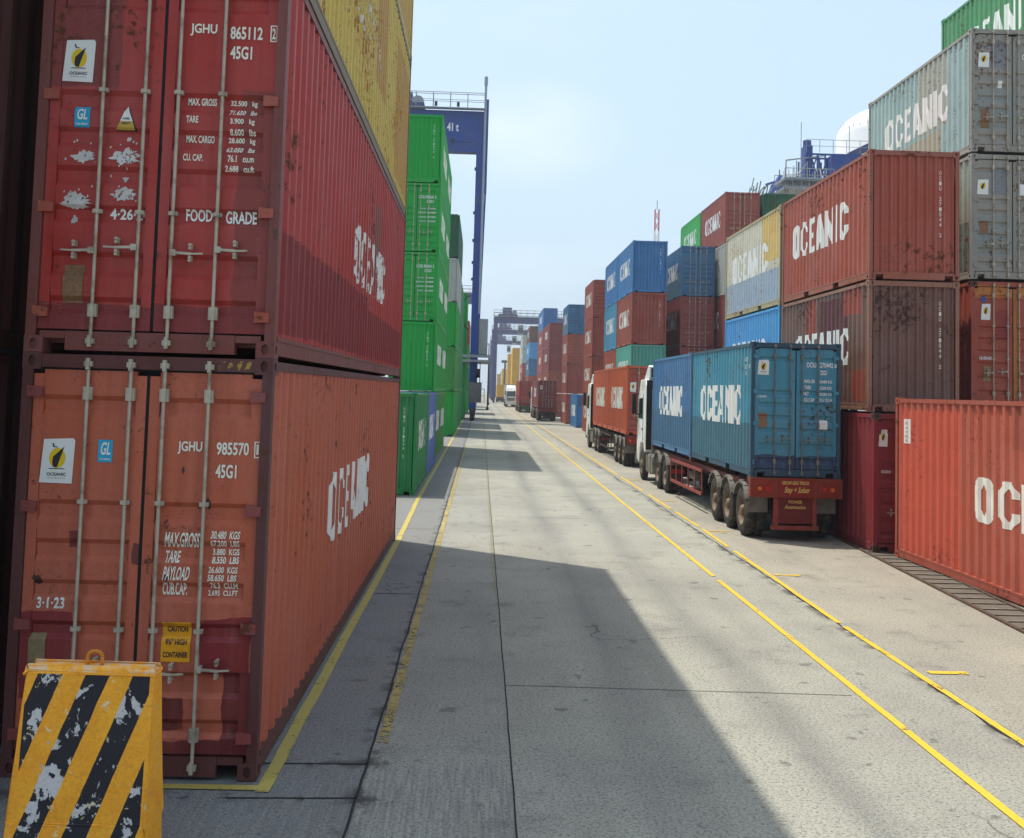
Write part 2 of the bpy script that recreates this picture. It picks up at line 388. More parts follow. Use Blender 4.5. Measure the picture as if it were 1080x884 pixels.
def block_word(word, w_, h, st=.2):
    """heavy chamfered block capitals"""
    polys = []; LW = {'O': .60, 'C': .55, 'E': .46, 'A': .60, 'N': .56, 'I': .20}; gap = .085
    tot = sum(LW[c] for c in word)+gap*(len(word)-1); sx_ = w_/tot; x = 0; st_ = st
    for ch in word:
        W_ = LW[ch]; P = []
        if ch in 'OC':
            c = .17; i = st_; ci = .06
            o = [(c,0),(W_-c,0),(W_,c*1.3),(W_,1-c*1.3),(W_-c,1),(c,1),(0,1-c*1.3),(0,c*1.3)]
            q = [(i+ci,i*.8),(W_-i-ci,i*.8),(W_-i,i*.8+ci*2),(W_-i,1-i*.8-ci*2),(W_-i-ci,1-i*.8),(i+ci,1-i*.8),(i,1-i*.8-ci*2),(i,i*.8+ci*2)]
            for k in range(8):
                j = (k+1) % 8
                if ch == 'C' and k == 2: 
                    P.append([o[2], (W_, .36), (W_-i, .36), q[2]]); P.append([(W_, .66), o[3], q[3], (W_-i, .66)]); continue
                P.append([o[k], o[j], q[j], q[k]])
        elif ch == 'E':
            P = [[(0,0),(st_,0),(st_,1),(0,1)]] + [[(st_,a),(W_-d,a),(W_-d,b),(st_,b)] for a, b, d in ((0,.17,0),(.42,.58,.06),(.83,1,0))]
        elif ch == 'A':
            m_ = W_/2; s1 = st_*.95
            P = [[(0,0),(s1,0),(m_,.74),(m_,1),(m_-.11,1)], [(W_,0),(m_+.11,1),(m_,1),(m_,.74),(W_-s1,0)]]
            f = lambda z: s1+(m_-s1)*z/.74
            P.append([(f(.2),.2),(W_-f(.2),.2),(W_-f(.36),.36),(f(.36),.36)])
        elif ch == 'N':
            P = [[(0,0),(st_*.85,0),(st_*.85,1),(0,1)], [(W_-st_*.85,0),(W_,0),(W_,1),(W_-st_*.85,1)],
                 [(st_*.85,.98),(st_*.85,.5),(W_-st_*.85,.02),(W_-st_*.85,.5)]]
        elif ch == 'I': P = [[(0,0),(W_,0),(W_,1),(0,1)]]
        polys += [[((x+a)*sx_, b*h) for a, b in p] for p in P]; x += W_+gap
    return polys
def shift(polys, du, dv): return [[(a+du, b+dv) for a, b in p] for p in polys]
def decal_bm(polys, breaks, axis, depth, lift=.004):
    """cut flat polygons along the folds of a corrugated sheet and lay them on it; returns verts (u, v, w) and faces"""
    bm = bmesh.new()
    for p in polys:
        try: bm.faces.new([bm.verts.new((a, b, 0)) for a, b in p])
        except ValueError: pass
    no_ = (1,0,0) if axis == 0 else (0,1,0)
    lo = min(v.co[axis] for v in bm.verts); hi = max(v.co[axis] for v in bm.verts)
    for b in breaks:
        if lo < b < hi:
            bmesh.ops.bisect_plane(bm, geom=bm.verts[:]+bm.edges[:]+bm.faces[:], plane_co=(b, 0, 0) if axis == 0 else (0, b, 0), plane_no=no_, dist=1e-5)
    V = [(v.co.x, v.co.y, depth(v.co[axis]) - lift) for v in bm.verts]
    bm.verts.index_update(); Fc = [tuple(v.index for v in f.verts) for f in bm.faces]; bm.free()
    return V, Fc

# ------------------------------------------------------------------ containers
W = 1.74; HW = W/2; DEP = .036; L20, L40 = 6.058, 12.192
def side_breaks(L_):
    """fold positions and depths along the side wall"""
    n = 22 if L_ < 7 else 43
    a, b = .14, L_-.14; p = (b-a)/n; pts = [(a, 0)]
    for k in range(n):
        s = a+k*p; pts += [(s+.13*p, 0), (s+.37*p, DEP), (s+.63*p, DEP), (s+.87*p, 0)]
    pts.append((b, 0)); return pts
def end_breaks():
    n = 9; a, b = -HW+.10, HW-.10; p = (b-a)/n; pts = [(a, 0)]
    for k in range(n):
        s = a+k*p; pts += [(s+.12*p, 0), (s+.32*p, DEP), (s+.68*p, DEP), (s+.88*p, 0)]
    pts.append((b, 0)); return pts
def interp(pts):
    def f(s):
        if s <= pts[0][0]: return pts[0][1]
        for (a, da), (b, db) in zip(pts, pts[1:]):
            if s <= b: return da+(db-da)*(s-a)/max(1e-9, b-a)
        return pts[-1][1]
    return f
def door_profile(H):
    z0, z1 = .20, H-.15; T = z1-z0; pts = [(z0, .0), (z0+.06, .0)]
    d = .028
    # from the bottom: recess, ribs, tall flat field, top recess
    cuts = [(.03,.075),(.135,.20),(.285,.33),(.39,.44),(.495,.55),(.60,.655),(.89,.94)]
    for a, b in cuts:
        za, zb_ = z0+T*a, z0+T*b
        pts += [(za-.006, 0), (za+.030, d), (zb_-.026, d), (zb_+.008, 0)]
    pts += [(z1-.05, 0), (z1, 0)]
    return pts
def m_side(L_, H, sgn):
    def fn():
        mb = MB(); x = sgn*(HW-.014); z0, z1 = .155, H-.085
        for (a, da), (b, db) in zip(side_breaks(L_), side_breaks(L_)[1:]):
            xa, xb = x-sgn*da, x-sgn*db
            q = [(xa,a,z0),(xb,b,z0),(xb,b,z1),(xa,a,z1)]
            mb.face(q if sgn > 0 else q[::-1])
        return mb.mesh('side_wall', False)
    return cached(('side', L_, H, sgn), fn)
def m_end(L_, H, y, sgn):
    def fn():
        mb = MB(); z0, z1 = .155, H-.10
        for (a, da), (b, db) in zip(end_breaks(), end_breaks()[1:]):
            q = [(a,y+sgn*da,z0),(b,y+sgn*db,z0),(b,y+sgn*db,z1),(a,y+sgn*da,z1)]
            mb.face(q if sgn > 0 else q[::-1])
        return mb.mesh('end_wall', False)
    return cached(('end', L_, H, sgn, y), fn)
def m_frame(L_, H):
    def fn():
        mb = MB(); o = HW-.004; e = .0
        for sx_ in (-1, 1):
            for y0, y1 in ((.004, .10), (L_-.10, L_-.004)):
                xa, xb = sorted((sx_*o, sx_*(o-.07))); mb.box(xa, xb, y0, y1, .116, H-.116)
            xa, xb = sorted((sx_*(HW-.008), sx_*(HW-.065)))
            mb.box(xa, xb, .165, L_-.165, H-.088, H-.022)          # top rail
            xs = sorted((sx_*(HW-.008), sx_*(HW-.05)))
            mb.box(xs[0], xs[1], .165, L_-.165, .125, .158)         # bottom rail, upper flange
            xs2 = sorted((sx_*(HW-.012), sx_*(HW-.12)))
            pk = [L_/2-1.03, L_/2+1.03] if L_ < 7 else []
            segs = []; s = .165
            for p in pk: segs.append((s, p-.18)); s = p+.18
            segs.append((s, L_-.165))
            for a, b in segs: mb.box(xs2[0], xs2[1], a, b, .022, .123)
        for y0, y1 in ((.010, .09), (L_-.09, L_-.010)):
            mb.box(-HW+.10, HW-.10, y0, y1, H-.105, H-.012)         # headers
            mb.box(-HW+.28, HW-.28, y0, y1, .018, .152)             # sills, notched beside the castings
            mb.box(-HW+.10, -HW+.277, y0+.004, y1, .10, .150); mb.box(HW-.277, HW-.10, y0+.004, y1, .10, .150)
        mb.box(-HW+.13, HW-.13, .14, L_-.14, .07, .12)              # floor
        return mb.mesh('frame')
    return cached(('frame', L_, H), fn)
def m_roof(L_, H):
    def fn():
        mb = MB(); n = 20 if L_ < 7 else 40; p = (L_-.3)/n; z = H-.05
        for k in range(n):
            s = .15+k*p
            for (a, za), (b, zb_) in (((s, z), (s+.3*p, z)), ((s+.3*p, z), (s+.45*p, z+.02)), ((s+.45*p, z+.02), (s+.85*p, z+.02)), ((s+.85*p, z+.02), (s+p, z))):
                mb.face([(-HW+.06, a, za), (HW-.06, a, za), (HW-.06, b, zb_), (-HW+.06, b, zb_)])
        return mb.mesh('roof', False)
    return cached(('roof', L_, H), fn)
def m_casting():
    def fn():
        # 0.13 x 0.162 x 0.118 block whose three outer faces carry a slotted hole; outer corner at the origin, block towards +x +y +z
        mb = MB(); a, b, c = .13, .162, .117; n = 12
        def holed(org, u, v, du, dv, ru, rv, inn):
            org, u, v, inn = Vector(org), Vector(u), Vector(v), Vector(inn)
            cen = org+u*du/2+v*dv/2
            ring, sq = [], []
            for i in range(n):
                t_ = 2*math.pi*(i+.5)/n; cx_, sy = math.cos(t_), math.sin(t_)
                ring.append(cen+u*cx_*ru+v*sy*rv)
                k = 1/max(abs(cx_), abs(sy)); sq.append(cen+u*(cx_*k*du/2)+v*(sy*k*dv/2))
            for i in range(n):
                j = (i+1) % n; mb.face([sq[i], sq[j], ring[j], ring[i]]); mb.face([ring[i], ring[j], ring[j]+inn*.03, ring[i]+inn*.03])
            # corners of the square
            for i in range(n):
                j = (i+1) % n; p, q = sq[i]-cen, sq[j]-cen
                pu, pv, qu, qv = p.dot(u), p.dot(v), q.dot(u), q.dot(v)
                if abs(abs(pu)-abs(qu)) > 1e-6 and abs(abs(pv)-abs(qv)) > 1e-6:
                    cu_, cv_ = math.copysign(du/2, pu if abs(pu) > abs(qu) else qu), math.copysign(dv/2, pv if abs(pv) > abs(qv) else qv)
                    mb.face([sq[i], cen+u*cu_+v*cv_, sq[j]])
            mb.face([r_+inn*.03 for r_ in ring])
        holed((0,0,0), (1,0,0), (0,0,1), a, c, .026, .038, (0,1,0))     # front
        holed((0,0,0), (0,1,0), (0,0,1), b, c, .035, .034, (1,0,0))     # side
        mb.face([(0,0,c),(a,0,c),(a,b,c),(0,b,c)]); mb.face([(0,0,0),(0,b,0),(a,b,0),(a,0,0)])
        mb.face([(a,0,0),(a,b,0),(a,b,c),(a,0,c)]); mb.face([(0,b,0),(0,b,c),(a,b,c),(a,b,0)])
        return mb.mesh('corner_casting', False)
    return cached('casting', fn)
ROD_X = (-.41, -.115, .12, .43)
def door_leaf_mb(H, s, mb):
    """one door leaf, s=-1 left, 1 right: flat stiles with a folded panel between"""
    xo, xi = (.012, HW-.078); z0, z1 = .20, H-.15
    a, b = (xo, xi) if s > 0 else (-xi, -xo); y = .03
    pts = door_profile(H)
    for x0, x1 in ((a, a+.07), (b-.07, b)): mb.box(x0, x1, y, y+.05, z0-.035, z1)
    mb.box(a+.0705, b-.0705, y, y+.045, z1+.0005, z1+.03); mb.box(a+.0705, b-.0705, y, y+.045, z0-.035, z0-.0005)
    for (za, da), (zb_, db) in zip(pts, pts[1:]):
        mb.face([(a+.075, y+.001+da, za), (b-.07, y+.001+da, za), (b-.07, y+.001+db, zb_), (a+.07, y+.001+db, zb_)])
    return mb
def m_leaf(H, s):
    def fn():
        return door_leaf_mb(H, s, MB()).mesh('door', False)
    return cached(('leaf', H, s), fn)
def rod_mb(mb, H, x, guides=True):
    y = -.004
    mb.cyl((x, y, .08), (x, y, H-.06), .0125, 8)
    if guides:
        for z in (.30, 1.0, H*.645, H-.28):
            tall = .09 if z in (.30, H-.28) else .028
            mb.box(x-.031, x+.031, y-.004, .029, z-tall/2, z+tall/2); mb.box(x-.018, x+.018, y-.020, y-.004, z-tall/2, z+tall/2)
        for z in (.085, H-.075):
            mb.box(x-.028, x+.028, y-.02, .02, z-.018, z+.018); mb.box(x-.012, x+.012, y-.03, .0, z-.04, z+.04)
    return mb
def handle_mb(mb, x, z, s):
    """locking handle reaching sideways from its rod, with the hasp"""
    y = -.032; x1 = x+s*.23
    mb.box(min(x, x+s*.04), max(x, x+s*.04), y-.006, .01, z-.022, z+.022)
    mb.bar((x+s*.03, y, z), (x+s*.15, y-.004, z-.006), .010, .018); mb.bar((x+s*.15, y-.004, z-.006), (x1, y, z-.002), .008, .012)
    for dz in (.024, -.046): mb.box(x+s*.14-.009, x+s*.14+.009, y-.012, .02, z+dz, z+dz+.026)
    mb.cyl((x+s*.14, y-.012, z+.056), (x+s*.14, .02, z+.056), .013, 8); mb.cyl((x+s*.14, y-.012, z-.052), (x+s*.14, .02, z-.052), .012, 8)
    return mb
def m_lowdoors(H):
    def fn():
        mb = MB()
        for s in (-1, 1): door_leaf_mb(H, s, mb)
        for x in ROD_X: rod_mb(mb, H, x, False)
        return mb.mesh('door', False)
    return cached(('lowdoors', H), fn)

M_CAST = plain('casting_steel', (96, 70, 58), .75, .1, var=.5, vs_=14, dirt=(60, 44, 36))
M_ROD = plain('galvanised_rod', (186, 176, 156), .55, .15, var=.22, vs_=9, dirt=(120, 100, 78))
M_SEAL = plain('rubber_seal', (28, 27, 26), .8, var=.3)
M_WHITE = chipped('white_lettering', (232, 230, 222), .12, 26, .6, dirt=(190, 184, 172))
M_WORN = chipped('worn_white_lettering', (226, 224, 216), .50, 12, .6, dirt=(180, 172, 155))
M_FAINT = chipped('faint_white_lettering', (205, 205, 200), .86, 7, .7, dirt=(170, 165, 140))
M_STK = plain('white_sticker', (226, 226, 220), .5, var=.08)
M_STKY = plain('yellow_emblem', (226, 190, 20), .5, var=.1)
M_STKD = plain('dark_emblem', (42, 40, 48), .5, var=.1)
M_STKB = plain('blue_sticker', (38, 160, 196), .5, var=.12)
M_STKO = plain('yellow_caution_sticker', (232, 160, 20), .5, var=.2, vs_=9, dirt=(176, 110, 30))
M_PLATE = plain('csc_plate', (150, 112, 82), .6, .2, var=.5, vs_=40)
M_GREYPLATE = plain('grey_plate', (150, 132, 96), .6, .2, var=.4, vs_=30)
M_RED = plain('dark_red_mark', (150, 30, 40), .6)

def front_decal(parent, name, polys, mat, H, lift=.007, y0=.030, **kw):
    pts = door_profile(H); f = interp(pts)
    V, Fc = decal_bm(polys, [p[0] for p in pts], 1, f, lift)
    mb = MB(); mb.v = [(u, y0+w_, v) for u, v, w_ in V]; mb.f = Fc
    return link(name, mb.mesh(name, False), mat, parent, **kw)
def end_decal(parent, name, polys, mat, **kw):
    pts = end_breaks(); f = interp(pts)
    V, Fc = decal_bm(polys, [p[0] for p in pts], 0, f, .004)
    mb = MB(); mb.v = [(u, .03+w_, v) for u, v, w_ in V]; mb.f = Fc
    return link(name, mb.mesh(name, False), mat, parent, **kw)
def side_decal(parent, name, polys, mat, L_, sgn, **kw):
    """u runs in reading direction; polys' u already is the reading coordinate measured from the reader's left end"""
    pts = side_breaks(L_); f0 = interp(pts); f = (lambda u: f0(u)) if sgn > 0 else (lambda u: f0(L_-u))
    br = [p[0] for p in pts] if sgn > 0 else [L_-p[0] for p in pts]
    V, Fc = decal_bm(polys, br, 0, f, .004)
    mb = MB(); X = sgn*(HW-.014)
    mb.v = [(X-sgn*w_, u if sgn > 0 else L_-u, v) for u, v, w_ in V]; mb.f = Fc
    return link(name, mb.mesh(name, False), mat, parent, **kw)
def rect(a, b, c, d): return [[(a, c), (b, c), (b, d), (a, d)]]
def ell(cx_, cz, rx, rz_, n=20): return [[(cx_+rx*math.cos(2*math.pi*i/n), cz+rz_*math.sin(2*math.pi*i/n)) for i in range(n)]]
def blob(cx_, cz, rx, rz_, seed, n=26):
    r = random.Random(seed)
    return [[(cx_+rx*math.cos(2*math.pi*i/n)*r.uniform(.45, 1.0), cz+rz_*math.sin(2*math.pi*i/n)*r.uniform(.45, 1.0)) for i in range(n)]]
def emblem(root, H, x0, x1, z0, z1, detail=True, tilt=0):
    w_, h = x1-x0, z1-z0
    s = front_decal(root, 'sticker', [[(x0, z0), (x1-.01, z0-.004), (x1, z1-.02*h), (x1-.06*w_, z1+.01), (x0+.02, z1)]], M_STK, H, .005)
    cx_, cz = (x0+x1)/2, z0+h*.57
    front_decal(s, 'emblem', ell(cx_, cz, w_*.24, h*.23), M_STKY, H, .0065)
    hull = [[(cx_-.14*w_, cz-.10*h), (cx_-.12*w_, cz+.03*h), (cx_+.20*w_, cz+.27*h), (cx_+.08*w_, cz-.02*h), (cx_+.0*w_, cz-.22*h), (cx_-.11*w_, cz-.20*h)]]
    if detail: hull += [[(cx_-.16*w_, cz+.34*h), (cx_-.12*w_, cz+.34*h), (cx_-.09*w_, cz+.27*h), (cx_-.0*w_, cz+.26*h), (cx_-.0*w_, cz+.24*h), (cx_-.13*w_, cz+.25*h)]]
    front_decal(s, 'emblem', hull, M_STKD, H, .008)
    if detail:
        pl = shift(glyph_text("OCEANIC", w_*.56, h*.075, 0, .02), cx_-.28*w_, z0+h*.16)
        pl += shift(glyph_text("CONTAINER LINE INC", w_*.52, h*.02, 0, 0), cx_-.26*w_, z0+h*.10)
        pl += shift(glyph_text("~~~~~~", w_*.46, h*.03, 0, .02), cx_-.23*w_, z0+h*.31)
        front_decal(s, 'lettering', pl, M_STKD, H, .008)
    return s

def container(name, label, X, Y, Z, L_, H, mat, face='door', lod=1, group=None, side=None, side_mat=None, txt=None, hinge=None, casting=None,
              side2=None, doormat=None, rods=None, endmat=None, rx=0, tint=None, castings=True):
    """X = smallest x, Y = near end; side: (-1|1, centre fraction, length, height, centre z) of the big word"""
    root = thing(name, label, 'container', (X+HW, Y, Z+.006), rx, group)
    dm = doormat or mat
    link('frame', m_frame(L_, H), casting or mat, root)
    link('side_wall', m_side(L_, H, -1), mat, root); link('side_wall', m_side(L_, H, 1), mat, root)
    link('roof', m_roof(L_, H), mat, root)
    if face == 'door':
        if lod >= 1:
            for s in (-1, 1):
                d = link('door', m_leaf(H, s), dm, root)
                xs = ROD_X[:2] if s < 0 else ROD_X[2:]
                for k, x in enumerate(xs):
                    link('lock_rod', cached(('rod', H, x), lambda: rod_mb(MB(), H, x).mesh('lock_rod')), rods or M_ROD, d)
                    hs = -1 if s < 0 else 1
                    zh = .72 + (.0 if k == 0 else .03)
                    if lod >= 1: link('handle', cached(('hd', x, zh), lambda: handle_mb(MB(), x, zh, hs).mesh('handle')), rods or M_ROD, d)
                if lod >= 2:
                    for z in (.28, 1.02, H*.63, H-.28):
                        xa, xb = sorted((s*(HW-.15), s*(HW-.045)))
                        link('hinge', cached(('hin', s, round(z, 2)), lambda: MB().prism([(xa, z-.035), (xb, z-.03), (xb, z+.035), (xa, z+.045)], -.008, .029).mesh('hinge')), hinge or dm, d)
            mbs = cached(('seal', H), lambda: MB().box(-.011, .011, .034, .05, .17, H-.15).box(-HW+.071, -HW+.078, .03, .05, .15, H-.12).box(HW-.078, HW-.071, .03, .05, .15, H-.12)
                         .box(-HW+.08, HW-.08, .03, .05, H-.118, H-.106).box(-HW+.08, HW-.08, .085, .095, .15, H-.10).mesh('door_seal'))
            link('door_seal', mbs, M_SEAL, root)
        else:
            link('door', m_lowdoors(H), dm, root)
        link('end_wall', m_end(L_, H, L_-.03, -1), mat, root)
    else:
        link('end_wall', m_end(L_, H, .03, 1), endmat or mat, root)
        link('end_wall', m_end(L_, H, L_-.03, -1), mat, root)
    if castings and lod >= 1:
        me = m_casting(); cm = casting or M_CAST
        for sx_ in (0, 1):
            for sy in (0, 1):
                for z in (0, 1):
                    o = link('corner_casting', me, cm if lod >= 2 else (casting or mat), root)
                    o.scale = ((1, -1)[sx_], (1, -1)[sy], 1)
                    o.location = ((-HW, HW)[sx_], (0, L_)[sy], (0, H-.119)[z])
    if side:
        sgn, cf, ln, hh, cz = side
        st_ = .2
        pl = shift(block_word("OCEANIC", ln, hh, st_), L_*cf-ln/2, cz-hh/2)
        side_decal(root, 'lettering', pl, side_mat or M_WHITE, L_, sgn)
    return root

G_AL = 'boxes of the near stack on the left'
G_GL = 'boxes in the green stacks on the left'
G_RR = 'boxes stacked along the truck lane on the right'
G_TR = 'boxes carried by trucks'
# paints
P = {}
P['orange'] = paint('orange_paint', (184, 90, 60), .55, .25, patches=[('x', .44, .78, .70, 1.08, (122, 22, 38)), ('x', -.80, -.45, .50, 1.10, (128, 34, 44)), ('x', -.9, .9, .0, .26, (92, 24, 34)),
            ('x', .60, .9, .0, .72, (100, 26, 34)), ('x', -.62, .35, .33, .55, (88, 24, 28)), ('x', -.50, -.43, 1.54, 1.66, (110, 34, 42)), ('x', -.06, .0, 1.44, 1.58, (96, 44, 44)),
            ('y', .2, .32, .95, 1.9, (150, 56, 44))])
P['crimson'] = paint('crimson_paint', (168, 42, 32), .35, .35, patches=[('y', 6.8, 7.8, 1.3, 2.3, (124, 74, 66)), ('x', -.80, -.30, 1.9, 2.6, (128, 58, 54)), ('x', .55, .9, .2, 1.9, (132, 58, 52)), ('x', -.9, .9, .12, .35, (124, 46, 46)),
            ('y', .2, 6.2, .2, .95, (120, 28, 32)), ('y', 6.3, 12, .2, .8, (126, 32, 34))])
P['ochre'] = paint('ochre_paint', (200, 172, 62), .9, .35, rustcol=(160, 112, 44), patches=[('y', 6.2, 7.8, .9, 2.6, (182, 136, 60)), ('y', 2.4, 4.4, 1.2, 2.6, (178, 134, 56)), ('y', 9.4, 12.1, .3, 2.5, (184, 138, 62))])
P['ochre2'] = paint('yellow_paint', (200, 180, 72), .5, .3, rustcol=(166, 122, 50), patches=[('y', 7.5, 12.1, .1, 1.4, (190, 150, 66))])
P['darkmaroon'] = paint('dark_maroon_paint', (74, 34, 30), .7, .2)
P['green'] = paint('green_paint', (12, 162, 54), .12, .15, rustcol=(110, 90, 50))
P['greendk'] = paint('dull_green_paint', (28, 134, 66), .4, .35, rustcol=(100, 84, 56))
P['greenlt'] = paint('leaf_green_paint', (60, 150, 60), .3, .3)
P['blueside'] = paint('slate_blue_paint', (84, 112, 170), .4, .3)
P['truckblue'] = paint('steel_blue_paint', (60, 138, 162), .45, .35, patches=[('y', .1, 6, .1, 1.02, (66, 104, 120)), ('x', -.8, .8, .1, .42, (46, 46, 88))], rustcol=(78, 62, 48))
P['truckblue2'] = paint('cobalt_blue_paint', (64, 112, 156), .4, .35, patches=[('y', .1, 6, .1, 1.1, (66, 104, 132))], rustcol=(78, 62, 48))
P['orangetruck'] = paint('vermilion_paint', (198, 86, 48), .35, .25, patches=[('y', .1, 6, .1, .95, (184, 84, 56))])
P['redbrown'] = paint('red_brown_paint', (164, 76, 54), .5, .35)
P['red2'] = paint('brick_red_paint', (160, 72, 56), .35, .3)
P['red3'] = paint('oxide_red_paint', (150, 70, 54), .5, .3)
P['maroon'] = paint('maroon_paint', (136, 58, 54), .5, .3)
P['brown'] = paint('dark_brown_paint', (112, 80, 68), .8, .35, rustcol=(66, 46, 40), patches=[('y', 1.3, 3.2, 1.1, 2.3, (92, 40, 44)), ('y', .2, 1.1, .2, .8, (150, 74, 56)), ('y', .5, 1.5, 1.9, 2.5, (156, 70, 54)), ('y', 3.4, 4.2, 1.5, 2.4, (154, 68, 52))])
P['coral'] = paint('coral_paint', (184, 88, 64), .4, .3, rustcol=(120, 52, 40), patches=[('y', 9.6, 12.0, .2, 2.6, (202, 88, 66)), ('y', 4, 8, 2.1, 2.7, (160, 84, 66))])
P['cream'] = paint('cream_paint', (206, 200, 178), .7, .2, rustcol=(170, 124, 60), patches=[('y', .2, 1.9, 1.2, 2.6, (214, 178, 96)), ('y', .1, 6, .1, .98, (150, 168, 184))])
P['skyblue'] = paint('bright_blue_paint', (74, 150, 200), .3, .3)
P['paleteal'] = paint('pale_teal_paint', (150, 176, 172), .55, .3, rustcol=(120, 110, 92), patches=[('y', 1.2, 2.9, .9, 2.6, (168, 168, 152)), ('y', 1.6, 5.0, .1, .85, (170, 162, 136))])
P['grey'] = paint('grey_paint', (146, 143, 132), .6, .25, rustcol=(96, 74, 62), patches=[('x', -.80, .1, .5, 1.3, (138, 144, 138)), ('x', -.45, -.1, 1.75, 2.35, (126, 130, 136))])
P['olive'] = paint('grey_green_paint', (146, 150, 132), .6, .3, patches=[('y', .1, 6, .1, 1.2, (96, 112, 104))])
P['rust'] = paint('rust_orange_paint', (160, 66, 40), .8, .3, patches=[('x', -.8, .9, 2.25, 2.5, (190, 120, 50)), ('x', .0, .12, .2, 2.4, (180, 112, 48)), ('x', -.35, -.05, 1.4, 2.0, (142, 46, 44))])
P['topgreen'] = paint('grass_green_paint', (66, 140, 84), .35, .35)
P['brightgreen'] = paint('bright_green_paint', (52, 172, 78), .2, .3)
P['dkgreen'] = paint('bottle_green_paint', (34, 92, 62), .3, .25)
P['navy'] = paint('navy_blue_paint', (50, 106, 146), .4, .3, patches=[('y', .1, 6, .1, 1.2, (92, 130, 140))])
P['blue'] = paint('blue_paint', (52, 118, 176), .5, .35)
P['palegrey'] = paint('pale_grey_paint', (176, 178, 168), .5, .2)
P['tealpaint'] = paint('turquoise_paint', (80, 160, 144), .3, .3)
P['ltblue'] = paint('light_blue_paint', (64, 140, 176), .4, .3)
P['yellow'] = paint('amber_paint', (236, 180, 18), .3, .15)

def txt(lines):
    """lines of (string, x0, x1, z0, z1[, shear])"""
    pl = []
    for ln in lines:
        pl += shift(glyph_text(ln[0], ln[2]-ln[1], ln[4]-ln[3], ln[5] if len(ln) > 5 else 0, .026), ln[1], ln[3])
    return pl
def frame_rect(x0, x1, z0, z1, t_=.008):
    return rect(x0, x1, z0, z0+t_) + rect(x0, x1, z1-t_, z1) + rect(x0, x0+t_, z0+t_, z1-t_) + rect(x1-t_, x1, z0+t_, z1-t_)

HC, SH = 2.896, 2.591
XA = -1.46-W
M_LTR = plain('cream_stencil', (232, 226, 208), .6, var=.12)
# ---- near left stack
a1 = container('shipping_container', 'faded orange container with yellow caution sticker, bottom of the near left stack', XA, 7.74, 0, L40, HC, P['orange'], lod=2, group=G_AL,
               side=(1, .432, 3.85, .70, 1.48), side_mat=M_WHITE, hinge=P['maroon'], casting=paint('dark_frame_paint', (88, 40, 38), .7, .25))
emblem(a1, HC, -.72, -.485, 1.99, 2.29)
gl = front_decal(a1, 'sticker', rect(-.325, -.225, 2.14, 2.295), M_STKB, HC, .005)
front_decal(gl, 'lettering', txt([("GL", -.31, -.24, 2.19, 2.28, .1), ("Certified", -.312, -.238, 2.155, 2.17)]), M_STK, HC, .008)
LT = [("JGHU", .225, .395, 2.21, 2.30), ("985570", .495, .72, 2.21, 2.30), ("1", .772, .788, 2.22, 2.29), ("45G1", .495, .64, 2.05, 2.145),
      ("MAX.GROSS", .16, .40, 1.565, 1.67, .12), ("TARE", .165, .27, 1.46, 1.54, .1), ("PAYLOAD", .16, .34, 1.34, 1.435, .15), ("CUB.CAP.", .158, .33, 1.235, 1.325, .05),
      ("30.480  KGS", .48, .68, 1.63, 1.685, .15), ("67.200  LBS", .48, .68, 1.575, 1.62), ("3.880  KGS", .495, .68, 1.515, 1.56), ("8.550  LBS", .495, .68, 1.46, 1.505),
      ("26.600  KGS", .475, .675, 1.395, 1.44, .1), ("58.650  LBS", .47, .67, 1.34, 1.385, .1), ("76.3  CU.M", .49, .68, 1.285, 1.33), ("2.695  CU.FT", .475, .68, 1.235, 1.275)]
front_decal(a1, 'lettering', txt(LT)+frame_rect(.757, .803, 2.195, 2.31), M_LTR, HC)
front_decal(a1, 'lettering', txt([("3·1·23", -.69, -.50, 1.13, 1.205)]), M_STK, HC, .006)
cs = front_decal(a1, 'sticker', rect(.175, .375, .785, 1.055), M_STKO, HC, .006)
front_decal(cs, 'lettering', txt([("CAUTION", .21, .35, .985, 1.025), ("9'6\" HIGH", .205, .35, .90, .94), ("CONTAINER", .19, .36, .815, .855)]), M_STKD, HC, .009)
front_decal(a1, 'plate', rect(-.73, -.615, .66, .96), M_GREYPLATE, HC, .008)
front_decal(a1, 'worn_patch', blob(-.70, 1.32, .05, .05, 3)+blob(.455, 1.87, .025, .05, 4)+blob(.19, 1.36, .03, .035, 5)+blob(-.42, 1.93, .02, .03, 7)+blob(.27, 2.1, .015, .03, 8), paint('bare_rust', (70, 40, 36), .9, .2), HC, .003)
# black and yellow warning stripes on its header
mbx = MB()
for k in range(4):
    x = .48+k*.062; mbx.face([(x, .0085, HC-.09), (x+.03, .0085, HC-.09), (x+.055, .0085, HC-.03), (x+.025, .0085, HC-.03)])
link('warning_stripe', mbx.mesh('warning_stripe', False), chipped('stripe_yellow', (176, 136, 44), .62, 20), a1)

a2 = container('shipping_container', 'crimson food grade container with torn white placards, second in the near left stack', XA, 7.74, HC, L40, HC, P['crimson'], lod=2, group=G_AL,
               side=(1, .54, 3.75, .68, 1.36), side_mat=M_WORN, hinge=P['redbrown'], casting=paint('dusty_red_frame', (118, 54, 46), .5, .3))
emblem(a2, HC, -.715, -.49, 1.93, 2.225)
gl = front_decal(a2, 'sticker', rect(-.613, -.505, 1.60, 1.75), M_STKB, HC, .006)
front_decal(gl, 'lettering', txt([("GL", -.597, -.523, 1.655, 1.735, .1), ("Certified", -.60, -.52, 1.617, 1.633)]), M_STK, HC, .009)
tr_ = front_decal(a2, 'sticker', [[(-.322, 1.585), (-.168, 1.585), (-.242, 1.775)]], M_STKD, HC, .006)
front_decal(tr_, 'emblem', [[(-.318, 1.592), (-.184, 1.592), (-.202, 1.655), (-.29, 1.655)]], plain('dull_gold', (196, 160, 66), .6), HC, .0085)
